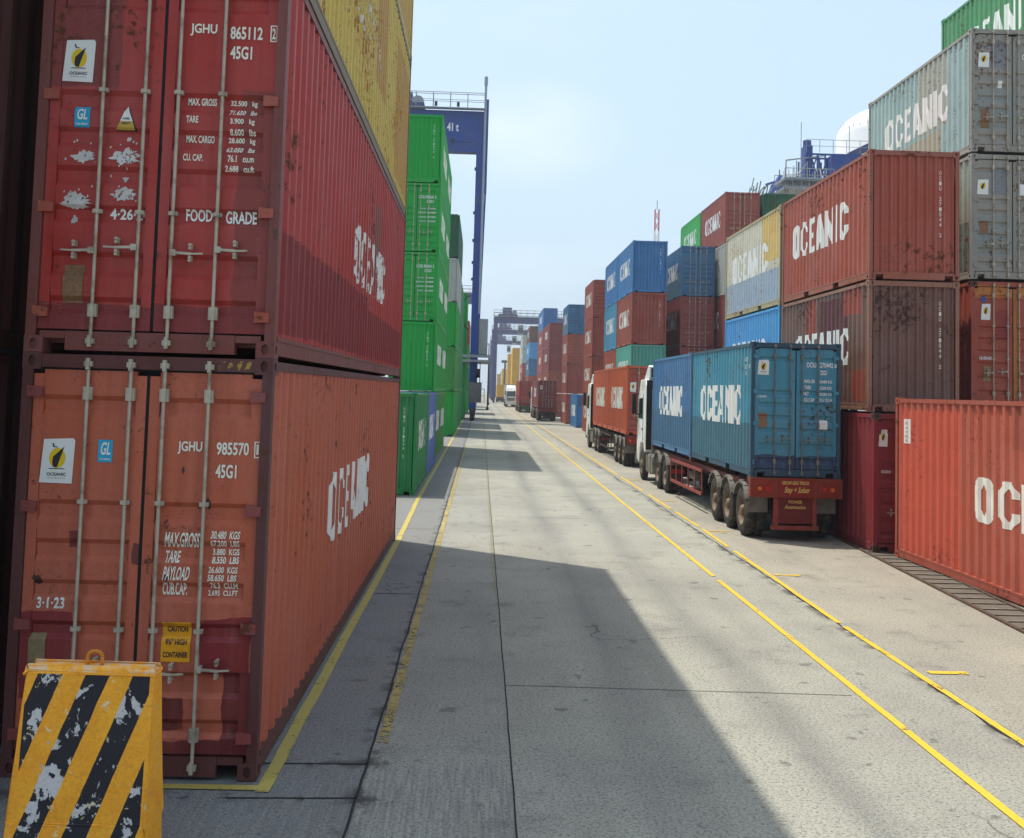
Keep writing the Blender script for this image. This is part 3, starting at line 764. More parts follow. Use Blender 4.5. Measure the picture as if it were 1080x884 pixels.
front_decal(tr_, 'emblem', [[(-.29, 1.655), (-.202, 1.655), (-.245, 1.768)]], M_STK, HC, .0085)
front_decal(tr_, 'lettering', txt([("SUPER", -.272, -.222, 1.665, 1.68), ("HEAVY", -.278, -.218, 1.63, 1.647)]), M_STKD, HC, .0105)
pb = blob(-.235, 1.40, .13, .075, 11, 34)+blob(-.24, 1.13, .12, .06, 12, 34)+blob(-.57, 1.07, .125, .08, 13, 34)+blob(-.53, 1.39, .10, .06, 14, 30)
pb += [[(-.265, 1.255), (-.215, 1.255), (-.24, 1.215)]]+blob(-.23, 1.53, .02, .02, 15)+blob(-.58, .94, .03, .04, 16)
r_ = random.Random(5)
for k in range(26): pb += blob(-.55+r_.uniform(-.11, .11)+(.31 if k % 2 else 0), 1.25+r_.uniform(-.22, .28), .009, .012, 40+k, 7)
front_decal(a2, 'torn_placard', pb, chipped('torn_placard_film', (205, 203, 198), .42, 40, .5), HC, .005)
front_decal(a2, 'plate', rect(-.632, -.492, .35, .62), M_PLATE, HC, .008)
LT = [("JGHU", .175, .365, 2.29, 2.38), ("865112", .46, .69, 2.275, 2.37), ("2", .757, .783, 2.285, 2.365), ("45G1", .465, .62, 2.13, 2.225),
      ("MAX. GROSS", .178, .38, 1.79, 1.845), ("32.500   kg", .48, .67, 1.785, 1.835), ("71.650   lbs", .475, .67, 1.725, 1.765, .1), ("TARE", .175, .26, 1.66, 1.71), ("3.900   kg", .485, .66, 1.65, 1.70),
      ("8.600   lbs", .487, .67, 1.58, 1.625), ("MAX. CARGO", .175, .375, 1.52, 1.575), ("28.600   kg", .475, .665, 1.515, 1.565), ("63.050   lbs", .465, .665, 1.455, 1.495, .1),
      ("CU. CAP.", .165, .305, 1.385, 1.435), ("76.1   cu.m", .48, .665, 1.385, 1.435), ("2.688   cu.ft", .465, .67, 1.315, 1.36)]
front_decal(a2, 'lettering', txt(LT)+frame_rect(.745, .796, 2.265, 2.385), M_LTR, HC)
front_decal(a2, 'lettering', txt([("FOOD", .20, .385, .955, 1.04), ("GRADE", .48, .70, .945, 1.035), ("4·26·24", -.335, -.06, .95, 1.03)]), M_STK, HC, .006)
container('shipping_container', 'ochre yellow container with patchy rust, third in the near left stack', XA, 7.74, 2*HC, L40, HC, P['ochre'], lod=2, group=G_AL,
          side=(1, .42, 3.9, .8, 1.45), side_mat=M_FAINT, casting=paint('brown_rail', (116, 96, 62), .8, .2))
container('shipping_container', 'paler yellow container, topmost of the near left stack', XA, 7.74, 3*HC, L40, HC, P['ochre2'], lod=2, group=G_AL)
# dark neighbours left of it
for k, lb in enumerate(('dark maroon container at the left edge, on the ground', 'dark maroon container at the left edge, second up', 'dark maroon container at the left edge, third up')):
    container('shipping_container', lb, -3.44-W, 6.9, k*HC, L40, HC, P['darkmaroon'], lod=1, group='dark boxes at the left edge')

# ---- green stacks, left
def vert_text(root, x=.52, H=SH, s="OCIU 271544 2"):
    pl = []; n = len(s); z = H-.45
    for ch in s:
        if ch != ' ': pl += shift(glyph_text(ch, .045, .075, 0, .014), x, z)
        z -= .10
    end_decal(root, 'lettering', pl, M_STK)
XB = -1.66-W
g = container('shipping_container', 'dull green container on the ground, first behind the near left stack', XB+.05, 28.1, 0, L20, SH, P['greendk'], 'end', 1, G_GL, side=(1, .5, 3.6, .8, 1.45), side_mat=M_WORN); vert_text(g)
container('shipping_container', 'slate blue container on the ground between two green ones on the left', XB+.05, 34.3, 0, L20, SH, P['blueside'], 'end', 1, G_GL, side=(1, .5, 3.6, .8, 1.45), side_mat=M_WHITE)
lb = ['leaf green container at the foot of the tall green stack, left', 'green container, second up in the tall green stack, no doors facing', 'green container with doors facing, third up in the tall green stack',
      'green container with doors facing, fourth up in the tall green stack', 'topmost green container of the tall green stack before the blue crane beam']
for k in range(5):
    g = container('shipping_container', lb[k], XB-.06, 40.7, k*(SH+.01), L40, SH, P['greenlt' if k == 0 else 'green'], 'door' if k in (2, 3) else 'end', 1, G_GL,
                  side=(1, .3, 3.6, .8, 1.45), side_mat=M_WHITE)
    side_decal(g, 'lettering', shift(block_word("OCEANIC", 3.6, .8), L40*.78-1.8, 1.05), M_WHITE, L40, 1)
    if k in (1, 4): vert_text(g); 
    if k in (2, 3):
        front_decal(g, 'lettering', txt([("OCIU 986541 2", .05, .70, 2.0, 2.12), ("22G1", .35, .6, 1.84, 1.95)]+[("MAX 30480", .05, .7, 1.6-.16*q, 1.66-.16*q) for q in range(4)]), M_STK, SH)
for k, (p_, lb) in enumerate((('green', 'green container on the ground behind the tall green stack'), ('greenlt', 'leaf green container second up behind the tall green stack'), ('green', 'green container third up, just under the grey one'),
                             ('palegrey', 'pale grey container among the green ones on the left'), ('dkgreen', 'dark green container above the pale grey one, left'))):
    container('shipping_container', lb, -1.56-W, 64, k*(SH+.01), L40, SH, P[p_], 'end', 0, G_GL)
for k, lb in enumerate(('bottom', 'second', 'third', 'top')):
    container('shipping_container', 'dull green container, %s of the narrow sliver stack behind the grey one' % lb, -1.6-W, 79, k*(SH+.01), L40, SH, P['greendk'], 'end', 0, G_GL)
for k, lb in enumerate(('bottom', 'second', 'third', 'top')):
    container('shipping_container', 'bright green container, %s of the stack just left of the blue crane leg' % lb, -1.5-W, 101, k*(HC+.01), L20, HC, P['green'], 'end', 0, G_GL)
for k, (p_, lb) in enumerate((('green', 'green container on the ground behind the crane leg'), ('greendk', 'dull green container second up behind the crane leg'), ('greenlt', 'leaf green container third up behind the crane leg'), ('red2', 'red container on top of a stack behind the crane leg'))):
    container('shipping_container', lb, -1.5-W, 122, k*(SH+.01), L40, SH, P[p_], 'end', 0, G_GL)
for j, yy in enumerate((150, 172)):
    for k in range(3):
        container('shipping_container', '%s dull green container, tier %s, far down the left row' % (('nearer', 'farther')[j], ('one', 'two', 'three')[k]), -1.5-W, yy, k*(SH+.01), L40, SH, P['greendk'], 'end', 0, G_GL)

# ---- right: near row
RH = 2.50
SD = (-1, .46, 3.9, .78, 1.36)
g = container('shipping_container', 'coral red container on the ground, cut by the right edge of the photo', 7.36, 19.35-L40, 0, L40, 2.79, P['coral'], 'end', 2, G_RR, casting=P['redbrown'])
side_decal(g, 'lettering', shift(block_word("OCEANIC", 4.5, .66, .2), 19.35-16.3, .98), M_WHITE, L40, -1)
pn = side_decal(g, 'plate', rect(.38, .58, 2.0, 2.42), M_STK, L40, -1)
side_decal(pn, 'lettering', [p for k in range(5) for p in shift(glyph_text("RAWE"[k % 4], .05, .05, 0, .0), .45, 2.32-k*.075)], M_STKD, L40, -1)
bpy.context.view_layer.update()
g = container('shipping_container', 'dark red container on the ground between blue truck and coral container', 7.12, 19.75, 0, L20, RH, paint('dark_red_paint', (132, 32, 40), .35, .2), 'door', 2, G_RR)
emblem(g, RH, -.77, -.60, 1.9, 2.2, False)
front_decal(g, 'lettering', txt([("OCEAN", -.72, -.55, 1.42, 1.47)]), M_STK, RH)
g = container('shipping_container', 'dark brown container with repaired patches under the red one', 7.28, 20.5, RH+.01, L20, RH, P['brown'], 'end', 2, G_RR, side=(-1, .50, 3.7, .74, 1.28), side_mat=M_STK, casting=paint('dusty_brown_frame', (140, 98, 76), .7, .3)); vert_text(g, .5, RH)
g = container('shipping_container', 'sunlit red-brown container high beside the pale grey stack, on the dark brown one', 7.28, 20.5, 2*RH+.02, L20, RH, P['redbrown'], 'end', 2, G_RR, side=SD, side_mat=M_STK, casting=paint('tan_red_frame', (150, 84, 62), .6, .3)); vert_text(g, .5, RH)
container('shipping_container', 'maroon container low behind the blue truck', 7.28, 26.75, 0, L20, RH, P['maroon'], 'end', 1, G_RR)
container('shipping_container', 'bright blue container showing above the blue truck', 7.28, 26.75, RH+.01, L20, RH, P['skyblue'], 'end', 1, G_RR, side=SD)
container('shipping_container', 'cream container with yellow and blue patches on the bright blue one', 7.28, 26.75, 2*RH+.02, L20, RH, P['cream'], 'end', 2, G_RR, side=SD, side_mat=M_STK, casting=paint('cream_frame', (170, 156, 120), .8, .2))
# row behind (grey)
container('shipping_container', 'red container low behind the coral one', 9.92, 22, 0, L20, SH, P['red3'], 'door', 1, G_RR)
g = container('shipping_container', 'rust orange container with doors facing, under the grey ones', 9.92, 22, 1*(SH+.04), L20, SH, P['rust'], 'door', 2, G_RR)
emblem(g, SH, -.66, -.46, 1.80, 2.12, False); front_decal(g, 'plate', rect(-.60, -.46, .55, .85), M_GREYPLATE, SH, .008)
front_decal(g, 'lettering', txt([("10-09-03", -.69, -.44, .98, 1.05)]), M_STK, SH); front_decal(g, 'sticker', ell(-.60, 2.22, .06, .07), plain('violet_sticker', (70, 80, 140), .5), SH, .006)
g = container('shipping_container', 'grey-green container with grey doors, third up beside the sunlit red-brown one', 9.92, 22, 2*(SH+.04), L20, SH, P['olive'], 'door', 2, G_RR, doormat=P['grey'], casting=P['grey'])
emblem(g, SH, -.74, -.50, 1.75, 2.05, False); front_decal(g, 'sticker', rect(.15, .35, 1.75, 1.98), M_STK, SH, .006); front_decal(g, 'plate', rect(-.68, -.5, .95, 1.2), M_PLATE, SH, .008)
g = container('shipping_container', 'pale teal container with grey doors, topped by a green one', 9.92, 22, 3*(SH+.04), L20, SH, P['paleteal'], 'door', 2, G_RR, side=(-1, .5, 3.7, .8, 1.38), side_mat=M_STK, doormat=P['grey'], casting=P['grey'])
emblem(g, SH, -.72, -.48, 1.78, 2.08, False); front_decal(g, 'plate', rect(-.66, -.48, .5, .9), M_PLATE, SH, .008); front_decal(g, 'lettering', txt([("OCIU 22", .2, .7, 1.95, 2.07), ("G1", .3, .5, 1.78, 1.88)]), M_STK, SH)
front_decal(g, 'sticker', rect(-.30, -.21, 1.35, 1.5), M_STK, SH, .006)
for k in range(5):
    if k < 4: container('shipping_container', 'dark grey-brown container hidden behind the grey stack, tier %s' % ('one', 'two', 'three', 'four')[k], 12.1, 22.6, k*(SH+.01), L20, SH, P['brown'], 'door', 0, G_RR)
    else: container('shipping_container', 'grass green container at the top right corner of the photo', 12.1, 22.6, k*(SH+.01), L20, SH, P['topgreen'], 'door', 1, G_RR, side=(-1, .5, 3.9, .8, 1.35), side_mat=M_STK)

# row one farther stacks: S1 (two 20 ft deep)
def stack(X, Y, L_, items, lod=0, face='door', H=SH, side=True, sm=None):
    out_ = []
    for k, it in enumerate(items):
        p_, lb = it[0], it[1]; fc = it[2] if len(it) > 2 else face
        out_.append(container('shipping_container', lb, X, Y, k*(H+.01), L_, H, P[p_], fc, lod, G_RR,
                    side=(-1, .5, min(3.8, L_*.62), .85, 1.4) if side else None, side_mat=sm or M_STK))
    return out_
S1X = 7.36
g = stack(S1X, 54.2, L20, [('red3', 'red container on the ground beyond the blue truck, hidden by it'), ('tealpaint', 'turquoise container above the cabs, under a red one', 'end'),
     ('red3', 'red end-on container under the blue one, above the turquoise', 'end'), ('blue', 'blue container topping the stack above the white cab', 'end')], 1)
for q in g[2:]: vert_text(q)
stack(S1X, 60.4, L20, [('red3', 'red container on the ground farther behind the turquoise stack'), ('red2', 'brick red container behind the turquoise one'), ('ltblue', 'light blue container behind the red end-on one'), ('blue', 'pale-lit blue container directly behind the top blue one')], 0)
stack(10.05, 55.6, L20, [('maroon', 'maroon container at the foot of the navy-topped stack'), ('maroon', 'maroon container second in the navy-topped stack'), ('maroon', 'maroon container right under the navy one with doors'), ('navy', 'navy blue container with doors on the maroon stack')], 1)
stack(11.95, 54.2, L20, [('maroon', 'maroon container at the foot of the tallest red-topped stack'), ('maroon', 'maroon container second in the tallest red-topped stack'), ('maroon', 'maroon container just left of the cream one, under the pale grey'),
      ('palegrey', 'pale grey container just left of the cream one'), ('red3', 'red container with doors topping the tallest middle stack')], 1)
stack(11.95, 60.5, L20, [('maroon', 'maroon container low behind the tallest middle stack'), ('maroon', 'maroon container second behind the tallest middle stack'), ('red3', 'red container third behind the tallest middle stack'),
      ('red3', 'red container fourth behind the tallest middle stack'), ('brightgreen', 'bright green container high up left of the red one with doors')], 0)
stack(13.85, 54.2, L20, [('maroon', 'maroon container under four others right of the tallest stack'), ('maroon', 'maroon container second under the bottle green one'), ('red3', 'red container third under the bottle green one'),
      ('red3', 'red container directly under the bottle green one'), ('dkgreen', 'bottle green container end-on, high above the cream one', 'end')], 0, side=False)
stack(S1X, 73.6, L20, [('red2', 'red container on the ground under the four-high red stack'), ('red2', 'red container second in the four-high red stack', 'end'), ('red2', 'red container third in the four-high red stack', 'end'), ('red2', 'red container with doors topping the four-high red stack')], 0)
g = container('shipping_container', 'small blue container on the ground beside the orange truck cab', 7.45, 85.5, 0, L20, SH, P['blue'], 'end', 0, G_RR, side=(-1, .5, 3.6, .9, 1.3), side_mat=M_STK)
stack(S1X, 95, L20, [('red2', 'red container on the ground behind the small blue one'), ('red2', 'dark red end-on container above the small blue one', 'end'), ('redbrown', 'red-brown container with doors under the teal one'), ('navy', 'teal blue container topping a red stack, left of the four-high red one')], 0)
stack(S1X, 121, L40, [('red3', 'red container at the foot of the stack behind the third truck'), ('red3', 'dusty red container second in the stack behind the third truck', 'end'), ('maroon', 'maroon container third in the stack behind the third truck', 'end'), ('maroon', 'maroon container topping the stack behind the third truck')], 0)
stack(S1X, 134, L40, [('red3', 'red container low behind the maroon-topped stack'), ('red3', 'red container second behind the maroon-topped stack'), ('red2', 'red container third behind the maroon-topped stack'), ('red3', 'red container fourth behind the maroon-topped stack'), ('blue', 'blue container peeping over the maroon-topped stack')], 0)
stack(S1X, 172, L40, [('red3', 'red container at the foot of the two-blue stack'), ('red2', 'red container second in the two-blue stack'), ('navy', 'dark blue container third in the two-blue stack', 'end'), ('skyblue', 'bright blue container fourth in the two-blue stack'), ('brown', 'brown container on the two-blue stack')], 0)
stack(S1X, 200, L40, [('palegrey', 'pale container on the ground far down the right row'), ('red2', 'red container second in the pale-footed stack'), ('red2', 'red container third in the pale-footed stack'), ('palegrey', 'pale grey container fourth in the pale-footed stack'), ('palegrey', 'pale grey container topping the pale-footed stack')], 0)
M_YG = 'yellow boxes far down the right row'
for j, (yy, n, wd) in enumerate(((262, 5, 'nearest'), (305, 5, 'second'), (390, 4, 'third'), (500, 3, 'farthest'))):
    for k in range(n):
        container('shipping_container', 'amber yellow container, tier %s of the %s yellow stack' % (('one', 'two', 'three', 'four', 'five')[k], wd), S1X-.1, yy, k*(SH+.01), L40, SH, P['yellow'], 'end', 0, M_YG)

# ------------------------------------------------------------------ the hazy air
hm = bpy.data.materials.new('haze_air'); hm.use_nodes = True; ht = hm.node_tree; ht.nodes.clear()
ho = ht.nodes.new('ShaderNodeOutputMaterial'); hv = ht.nodes.new('ShaderNodeVolumePrincipled')
hv.inputs['Color'].default_value = (.86, .92, 1, 1); hv.inputs['Density'].default_value = .0006; hv.inputs['Anisotropy'].default_value = .3
ht.links.new(hv.outputs[0], ho.inputs['Volume'])
build('haze', MB().box(-905, 905, -65, 3005, -1.0, 62), hm, kind='stuff')
sc.cycles.volume_step_rate = 10; sc.cycles.volume_max_steps = 32

# ------------------------------------------------------------------ trucks
M_TYRE = plain('tyre_rubber', (46, 43, 40), .85, var=.3, vs_=12, dirt=(92, 82, 70))
M_RIM = plain('dusty_rim', (128, 112, 94), .7, .2, var=.4, vs_=12, dirt=(70, 58, 48))
M_CHAS = plain('chassis_paint', (58, 40, 36), .8, var=.4, vs_=5, dirt=(84, 66, 54))
M_TRED = plain('trailer_red', (142, 62, 54), .65, var=.35, vs_=5, dirt=(110, 60, 48))
M_TRED2 = plain('rear_beam_red', (138, 58, 40), .65, var=.35, vs_=7, dirt=(98, 58, 48))
M_FEND = plain('dusty_grey_fender', (120, 116, 108), .7, var=.35, vs_=7, dirt=(84, 76, 66))
M_CABW = plain('white_cab_paint', (232, 232, 226), .35, var=.1, vs_=2, dirt=(180, 172, 156), spec=.5)
M_BLACK = plain('black_plastic', (26, 26, 28), .6)
M_GLASSD = plain('dark_glass', (24, 32, 36), .08, spec=.8, bump=0)
M_LAMP = plain('amber_lamp', (220, 110, 40), .3, bump=0)
M_RLAMP = plain('red_lamp', (190, 30, 26), .3, bump=0)
M_SCRIPT = plain('gold_script', (226, 196, 110), .6, bump=0)
M_GREENB = plain('green_truck_paint', (22, 92, 52), .5, var=.3)
M_TGREY = plain('tank_steel', (136, 130, 120), .55, .3, var=.3, vs_=6, dirt=(90, 82, 72))

def tyre_me(wd):
    def fn():
        r = .5; h = wd/2
        prof = [(-h, .29), (-h-.004, .36), (-h+.012, .45), (-h+.035, .49), (-h+.06, r), (-.02, r), (-.015, r-.012), (.015, r-.012), (.02, r), (h-.06, r), (h-.035, .49), (h-.012, .45), (h+.004, .36), (h, .29)]
        me = MB().lathe((0,0,0), prof, 36).mesh('tyre')
        for p in me.polygons: p.use_smooth = True
        return me
    return cached(('tyre', wd), fn)
def rim_me(wd, sgn, front):
    def fn():
        h = wd/2; o = -h if sgn < 0 else h; s = -sgn
        mb = MB()
        if front: prof = [(0, .30), (s*.015, .27), (s*.05, .24), (s*.03, .15), (-s*.02, .12), (-s*.035, .06), (-s*.035, .001)]
        else: prof = [(0, .30), (s*.02, .27), (s*.10, .245), (s*.13, .17), (s*.12, .11), (s*.02, .10), (-s*.01, .07), (-s*.01, .001)]
        mb.lathe((o, 0, 0), prof, 28)
        xo = s*.03 if front else s*.12
        for k in range(8):
            t_ = k*math.pi/4; c = Vector((o+xo, math.cos(t_)*.19, math.sin(t_)*.19)); mb.cyl(c, c+Vector((-s*.03, 0, 0)), .014, 6)
        return mb.mesh('rim')
    return cached(('rim', wd, sgn, front), fn)

def truck(label, X, Y, flip=False, cab=True, rear='red', base_col=None, scripts=False, detail=2, group='container trucks on the lane'):
    """local frame: rear at y=0, cab far end; origin on the ground at the rear"""
    xr = X+HW
    t = thing('container_truck', label, 'truck', (xr, Y, 0), math.pi if flip else 0, group)
    tr = {'red': M_TRED, 'green': M_GREENB, 'dark': M_CHAS}[rear]
    # trailer beams and cross members
    mb = MB()
    for s in (-1, 1):
        mb.box(s*.30-.045, s*.30+.045, .12, 12.3, 1.08, 1.10); mb.box(s*.30-.012, s*.30+.012, .12, 12.3, .80, 1.08); mb.box(s*.30-.045, s*.30+.045, .12, 12.3, .78, .80)
    for y in [k*.9+.6 for k in range(13)]: mb.box(-HW+.10, HW-.10, y-.04, y+.04, 1.0, 1.075)
    for y in (.2, 6.1, 12.1): mb.box(-HW+.01, HW-.01, y-.09, y+.09, 1.105, 1.21)
    for s in (-1, 1): mb.box(s*(HW-.12)-.03, s*(HW-.12)+.03, .3, 12.2, 1.00, 1.104)
    build('trailer_frame', mb, M_CHAS if rear != 'red' else plain('trailer_brown', (98, 46, 40), .75, var=.35, vs_=5, dirt=(70, 52, 44)), t)
    # rear beam with lamps, number panel
    b = build('bumper', MB().box(-HW-.01, HW+.03, -.06, .10, .83, 1.205), M_TRED2 if rear == 'red' else tr, t, bevel=.012)
    for s in (-1, 1):
        for q, (dx, mt) in enumerate(((.70, M_LAMP), (.55, M_RLAMP))):
            build('tail_light', MB().cyl((s*dx, -.085, 1.0), (s*dx, -.058, 1.0), .04, 12), mt, b)
        build('lamp_panel', MB().box(*sorted((s*.42, s*.84)), -.069, -.061, .86, 1.17), plain('lamp_panel_red', (140, 48, 32), .7, var=.4), b)
    build('bumper_panel', MB().box(-.35, .35, -.075, -.061, .845, 1.19), plain('panel_red', (134, 34, 28), .55, var=.3, vs_=8), b)
    mb = MB().box(-.41, -.33, -.02, .06, .30, .83).box(.33, .41, -.02, .06, .30, .83).box(-.45, .45, -.04, .08, .22, .30)
    bp = build('underrun_guard', mb, tr if rear != 'dark' else M_CHAS, t)
    build('panel', MB().box(-.328, .328, .005, .03, .34, .828), plain('dark_red_panel', (112, 34, 34), .6, var=.35, vs_=6, dirt=(96, 40, 38)) if rear == 'red' else tr, bp)
    if scripts:
        mbt = MB()
        for ln in (("GROW-GRO TRUCK", -.27, .25, 1.085, 1.15, 0), ("Stay + Sober", -.24, .24, .90, 1.04, .25), ):
            for p in shift(glyph_text(ln[0], ln[2]-ln[1], ln[4]-ln[3], ln[5], .016), ln[1], ln[3]): mbt.face([(a, -.0785, c) for a, c in p])
        link('lettering', mbt.mesh('lettering', False), M_SCRIPT, b)
        mbt = MB()
        for ln in (("POWER", -.12, .14, .72, .78, 0), ("Automotive", -.2, .2, .62, .69, .2)):
            for p in shift(glyph_text(ln[0], ln[2]-ln[1], ln[4]-ln[3], ln[5], .01), ln[1], ln[3]): mbt.face([(a, .001, c) for a, c in p])
        link('lettering', mbt.mesh('lettering', False), M_SCRIPT, bp)
    # wheels
    ax = [(.8, 0), (2.05, 0), (3.3, 0), (9.85, 0), (11.15, 0), (14.35, 1)]
    if not cab: ax = ax[:5]
    for y, fr in ax:
        wd = .20 if fr else .40
        mb = MB().cyl((-.5, y, .5), (.5, y, .5), .06, 10); build('axle', mb, M_CHAS, t)
        for s in (-1, 1):
            o = link('wheel', tyre_me(wd), M_TYRE, t, (s*(HW-.02-wd/2), y, .502))
            link('rim', rim_me(wd, s, fr), M_RIM, o)
    # fenders over the trailer wheels and drive wheels
    def fender(y, s, mt, r=.60, a0=15, a1=165, wd=.44):
        mb = MB(); n = 12; x0, x1 = sorted((s*(HW+.005), s*(HW-wd)))
        pts = [(y+r*math.cos(R(a0+(a1-a0)*k/n)), .5+r*math.sin(R(a0+(a1-a0)*k/n))) for k in range(n+1)]
        for (ya, za), (yb, zb_) in zip(pts, pts[1:]):
            mb.face([(x0, ya, za), (x1, ya, za), (x1, yb, zb_), (x0, yb, zb_)])
            ka, kb = .975, .975
            mb.face([(s*(HW+.005), ya, za), (s*(HW+.005), yb, zb_), (s*(HW+.005), y+(yb-y)*.93, .5+(zb_-.5)*.93), (s*(HW+.005), y+(ya-y)*.93, .5+(za-.5)*.93)])
        o = build('fender', mb, mt, t)
        mo = o.modifiers.new('thick', 'SOLIDIFY'); mo.thickness = .012
    for s in (-1, 1):
        for y in (.8, 2.05, 3.3): fender(y, s, M_FEND, .585, 28, 152)
        for y in (9.85, 11.15): fender(y, s, M_FEND, .60, 30, 150)
    if detail:
        # side guard frames, landing legs, mudflap
        for s in (-1, 1):
            mb = MB(); x = s*(HW-.03); y0, y1 = 4.7, 8.9
            for z in (.44, .98): mb.bar((x, y0, z), (x, y1, z), .04, .07)
            for k in range(6):
                y = y0+(y1-y0)*k/5; mb.bar((x, y, .47), (x, y, .96), .03, .06)
            for y in (5.4, 8.2): mb.bar((x, y, .95), (s*.30, y, 1.02), .04, .04)
            build('side_guard', mb, M_TRED if rear == 'red' else M_CHAS, t)
            mb = MB().box(s*.52-.05, s*.52+.05, 9.15-.05, 9.15+.05, .18, 1.0).box(s*.52-.10, s*.52+.10, 9.15-.12, 9.15+.12, .03, .06).cyl((s*.52, 9.15, .06), (s*.52, 9.15, .2), .035, 8)
            if s > 0: pass
            build('landing_leg', mb, M_CHAS, t)
            build('mudflap', MB().box(*sorted((s*(HW-.40), s*(HW-.02))), .21, .225, .52, .82), M_FEND, t)
        build('air_tank', MB().cyl((-.42, 7.2, .66), (-.42, 8.0, .66), .12, 14), M_TGREY, t)
        mb = MB().cyl((.35, .3, .55), (.60, .28, .53), .015, 6).cyl((.6, .28, .53), (.62, .28, .5), .03, 8)
        build('hose', MB().cyl((-.5, .1, .95), (-.46, .1, .72), .008, 6).cyl((-.46, .1, .72), (-.42, .08, .30), .008, 6), M_BLACK, t)
    if cab:
        # tractor chassis, tanks, lights
        mb = MB()
        for s in (-1, 1): mb.box(s*.26-.04, s*.26+.04, 9.0, 15.2, .62, .775)
        mb.box(-.45, .45, 9.8, 11.2, .77, .82)
        build('tractor_chassis', mb, M_CHAS, t)
        build('tail_light', MB().box(-HW+.04, -HW+.42, 9.02, 9.06, .60, .70), M_RLAMP, t)
        for s in (-1, 1):
            tk = build('fuel_tank', MB().box(*sorted((s*.42, s*(HW-.03))), 12.2, 13.5, .32, .88), M_TGREY, t, bevel=.06, smooth=False)
            for y_ in (12.5, 13.15): build('strap', MB().box(*sorted((s*.415, s*(HW-.022))), y_, y_+.05, .312, .888), M_BLACK, tk)
        # cab: profile in YZ
        yb, yf = 13.62, 15.45
        prof = [(yb, .92), (yb, 3.02), (yb+.15, 3.22), (yb+1.2, 3.20), (yf-.22, 2.62), (yf, 1.72), (yf+.02, .62), (14.95, .50), (14.88, .9), (14.70, 1.14), (14.35, 1.20), (13.98, 1.14), (13.82, .9)]
        c = build('cab', MB().prismx(prof, -HW+.02, HW-.02), M_CABW, t, bevel=.035)
        for s in (-1, 1):
            x = s*(HW-.017)
            q = [(yb+.62, 1.95), (yb+.62, 2.62), (yf-.42, 2.58), (yf-.22, 1.95)]
            build('side_window', MB().prismx(q, *sorted((x, x+s*.006))), M_GLASSD, c)
            mb = MB().bar((x, yf-.35, 2.75), (s*(HW+.12), yf-.20, 2.70), .03, .03).bar((x, yf-.35, 2.05), (s*(HW+.12), yf-.20, 2.12), .03, .03).box(s*(HW+.12)-.07, s*(HW+.12)+.07, yf-.25, yf-.15, 2.08, 2.74)
            build('mirror', mb, M_BLACK, c, bevel=.008)
            d = MB(); x2 = s*(HW-.016)
            for (y0, z0, y1, z1) in ((yb+.52, 1.25, yb+.52, 2.75), (yf-.16, 1.25, yf-.16, 1.9)): d.bar((x2, y0, z0), (x2, y1, z1), .012, .014)
            build('door_seam', d, M_BLACK, c); build('handle', MB().box(*sorted((x, x+s*.02)), yb+.58, yb+.76, 1.60, 1.64), M_BLACK, c)
        # windscreen along the slanted front
        a0, a1 = Vector((0, yf-.20, 2.58)), Vector((0, yf-.02, 1.80)); nrm = Vector((0, .98, .22))*.012
        build('windscreen', MB().face([Vector((-HW+.14, a1.y, a1.z))+nrm, Vector((HW-.14, a1.y, a1.z))+nrm, Vector((HW-.18, a0.y, a0.z))+nrm, Vector((-HW+.18, a0.y, a0.z))+nrm]), M_GLASSD, c)
        g_ = MB()
        for z in (1.1, 1.22, 1.34, 1.46): g_.box(-HW+.2, HW-.2, yf+.012, yf+.03, z, z+.07)
        build('grille', g_, M_BLACK, c)
        build('front_bumper', MB().box(-HW+.0, HW-.0, yf-.05, yf+.10, .45, .84), M_FEND if not flip else M_CABW, c, bevel=.02)
        for s in (-1, 1): build('headlight', MB().box(*sorted((s*.48, s*.74)), yf+.10, yf+.115, .55, .72), M_STK, c)
        build('sun_visor', MB().box(-HW+.1, HW-.1, yf-.16, yf+.0, 2.60, 2.68), M_BLACK, c)
        build('air_deflector', MB().prismx([(yb+.05, 3.225), (yb+.05, 3.62), (yb+.25, 3.66), (yb+1.15, 3.225)], -HW+.12, HW-.12), M_CABW, c, bevel=.03)
        build('deflector_shade_panel', MB().box(-HW+.18, HW-.18, yb+.035, yb+.048, 3.27, 3.57), M_BLACK, c)  # flat black sheet painting the shade inside the deflector's open back
        build('exhaust_stack', MB().cyl((-.62, yb-.16, .9), (-.62, yb-.16, 2.9), .055, 12), M_TGREY, t)
        build('intake_duct', MB().box(.45, .75, yb-.28, yb-.03, 1.0, 2.8), M_BLACK, t)
        build('back_panel', MB().box(-HW+.04, HW-.04, yb-.03, yb-.002, 1.0, 3.18), M_BLACK, c)
    return t

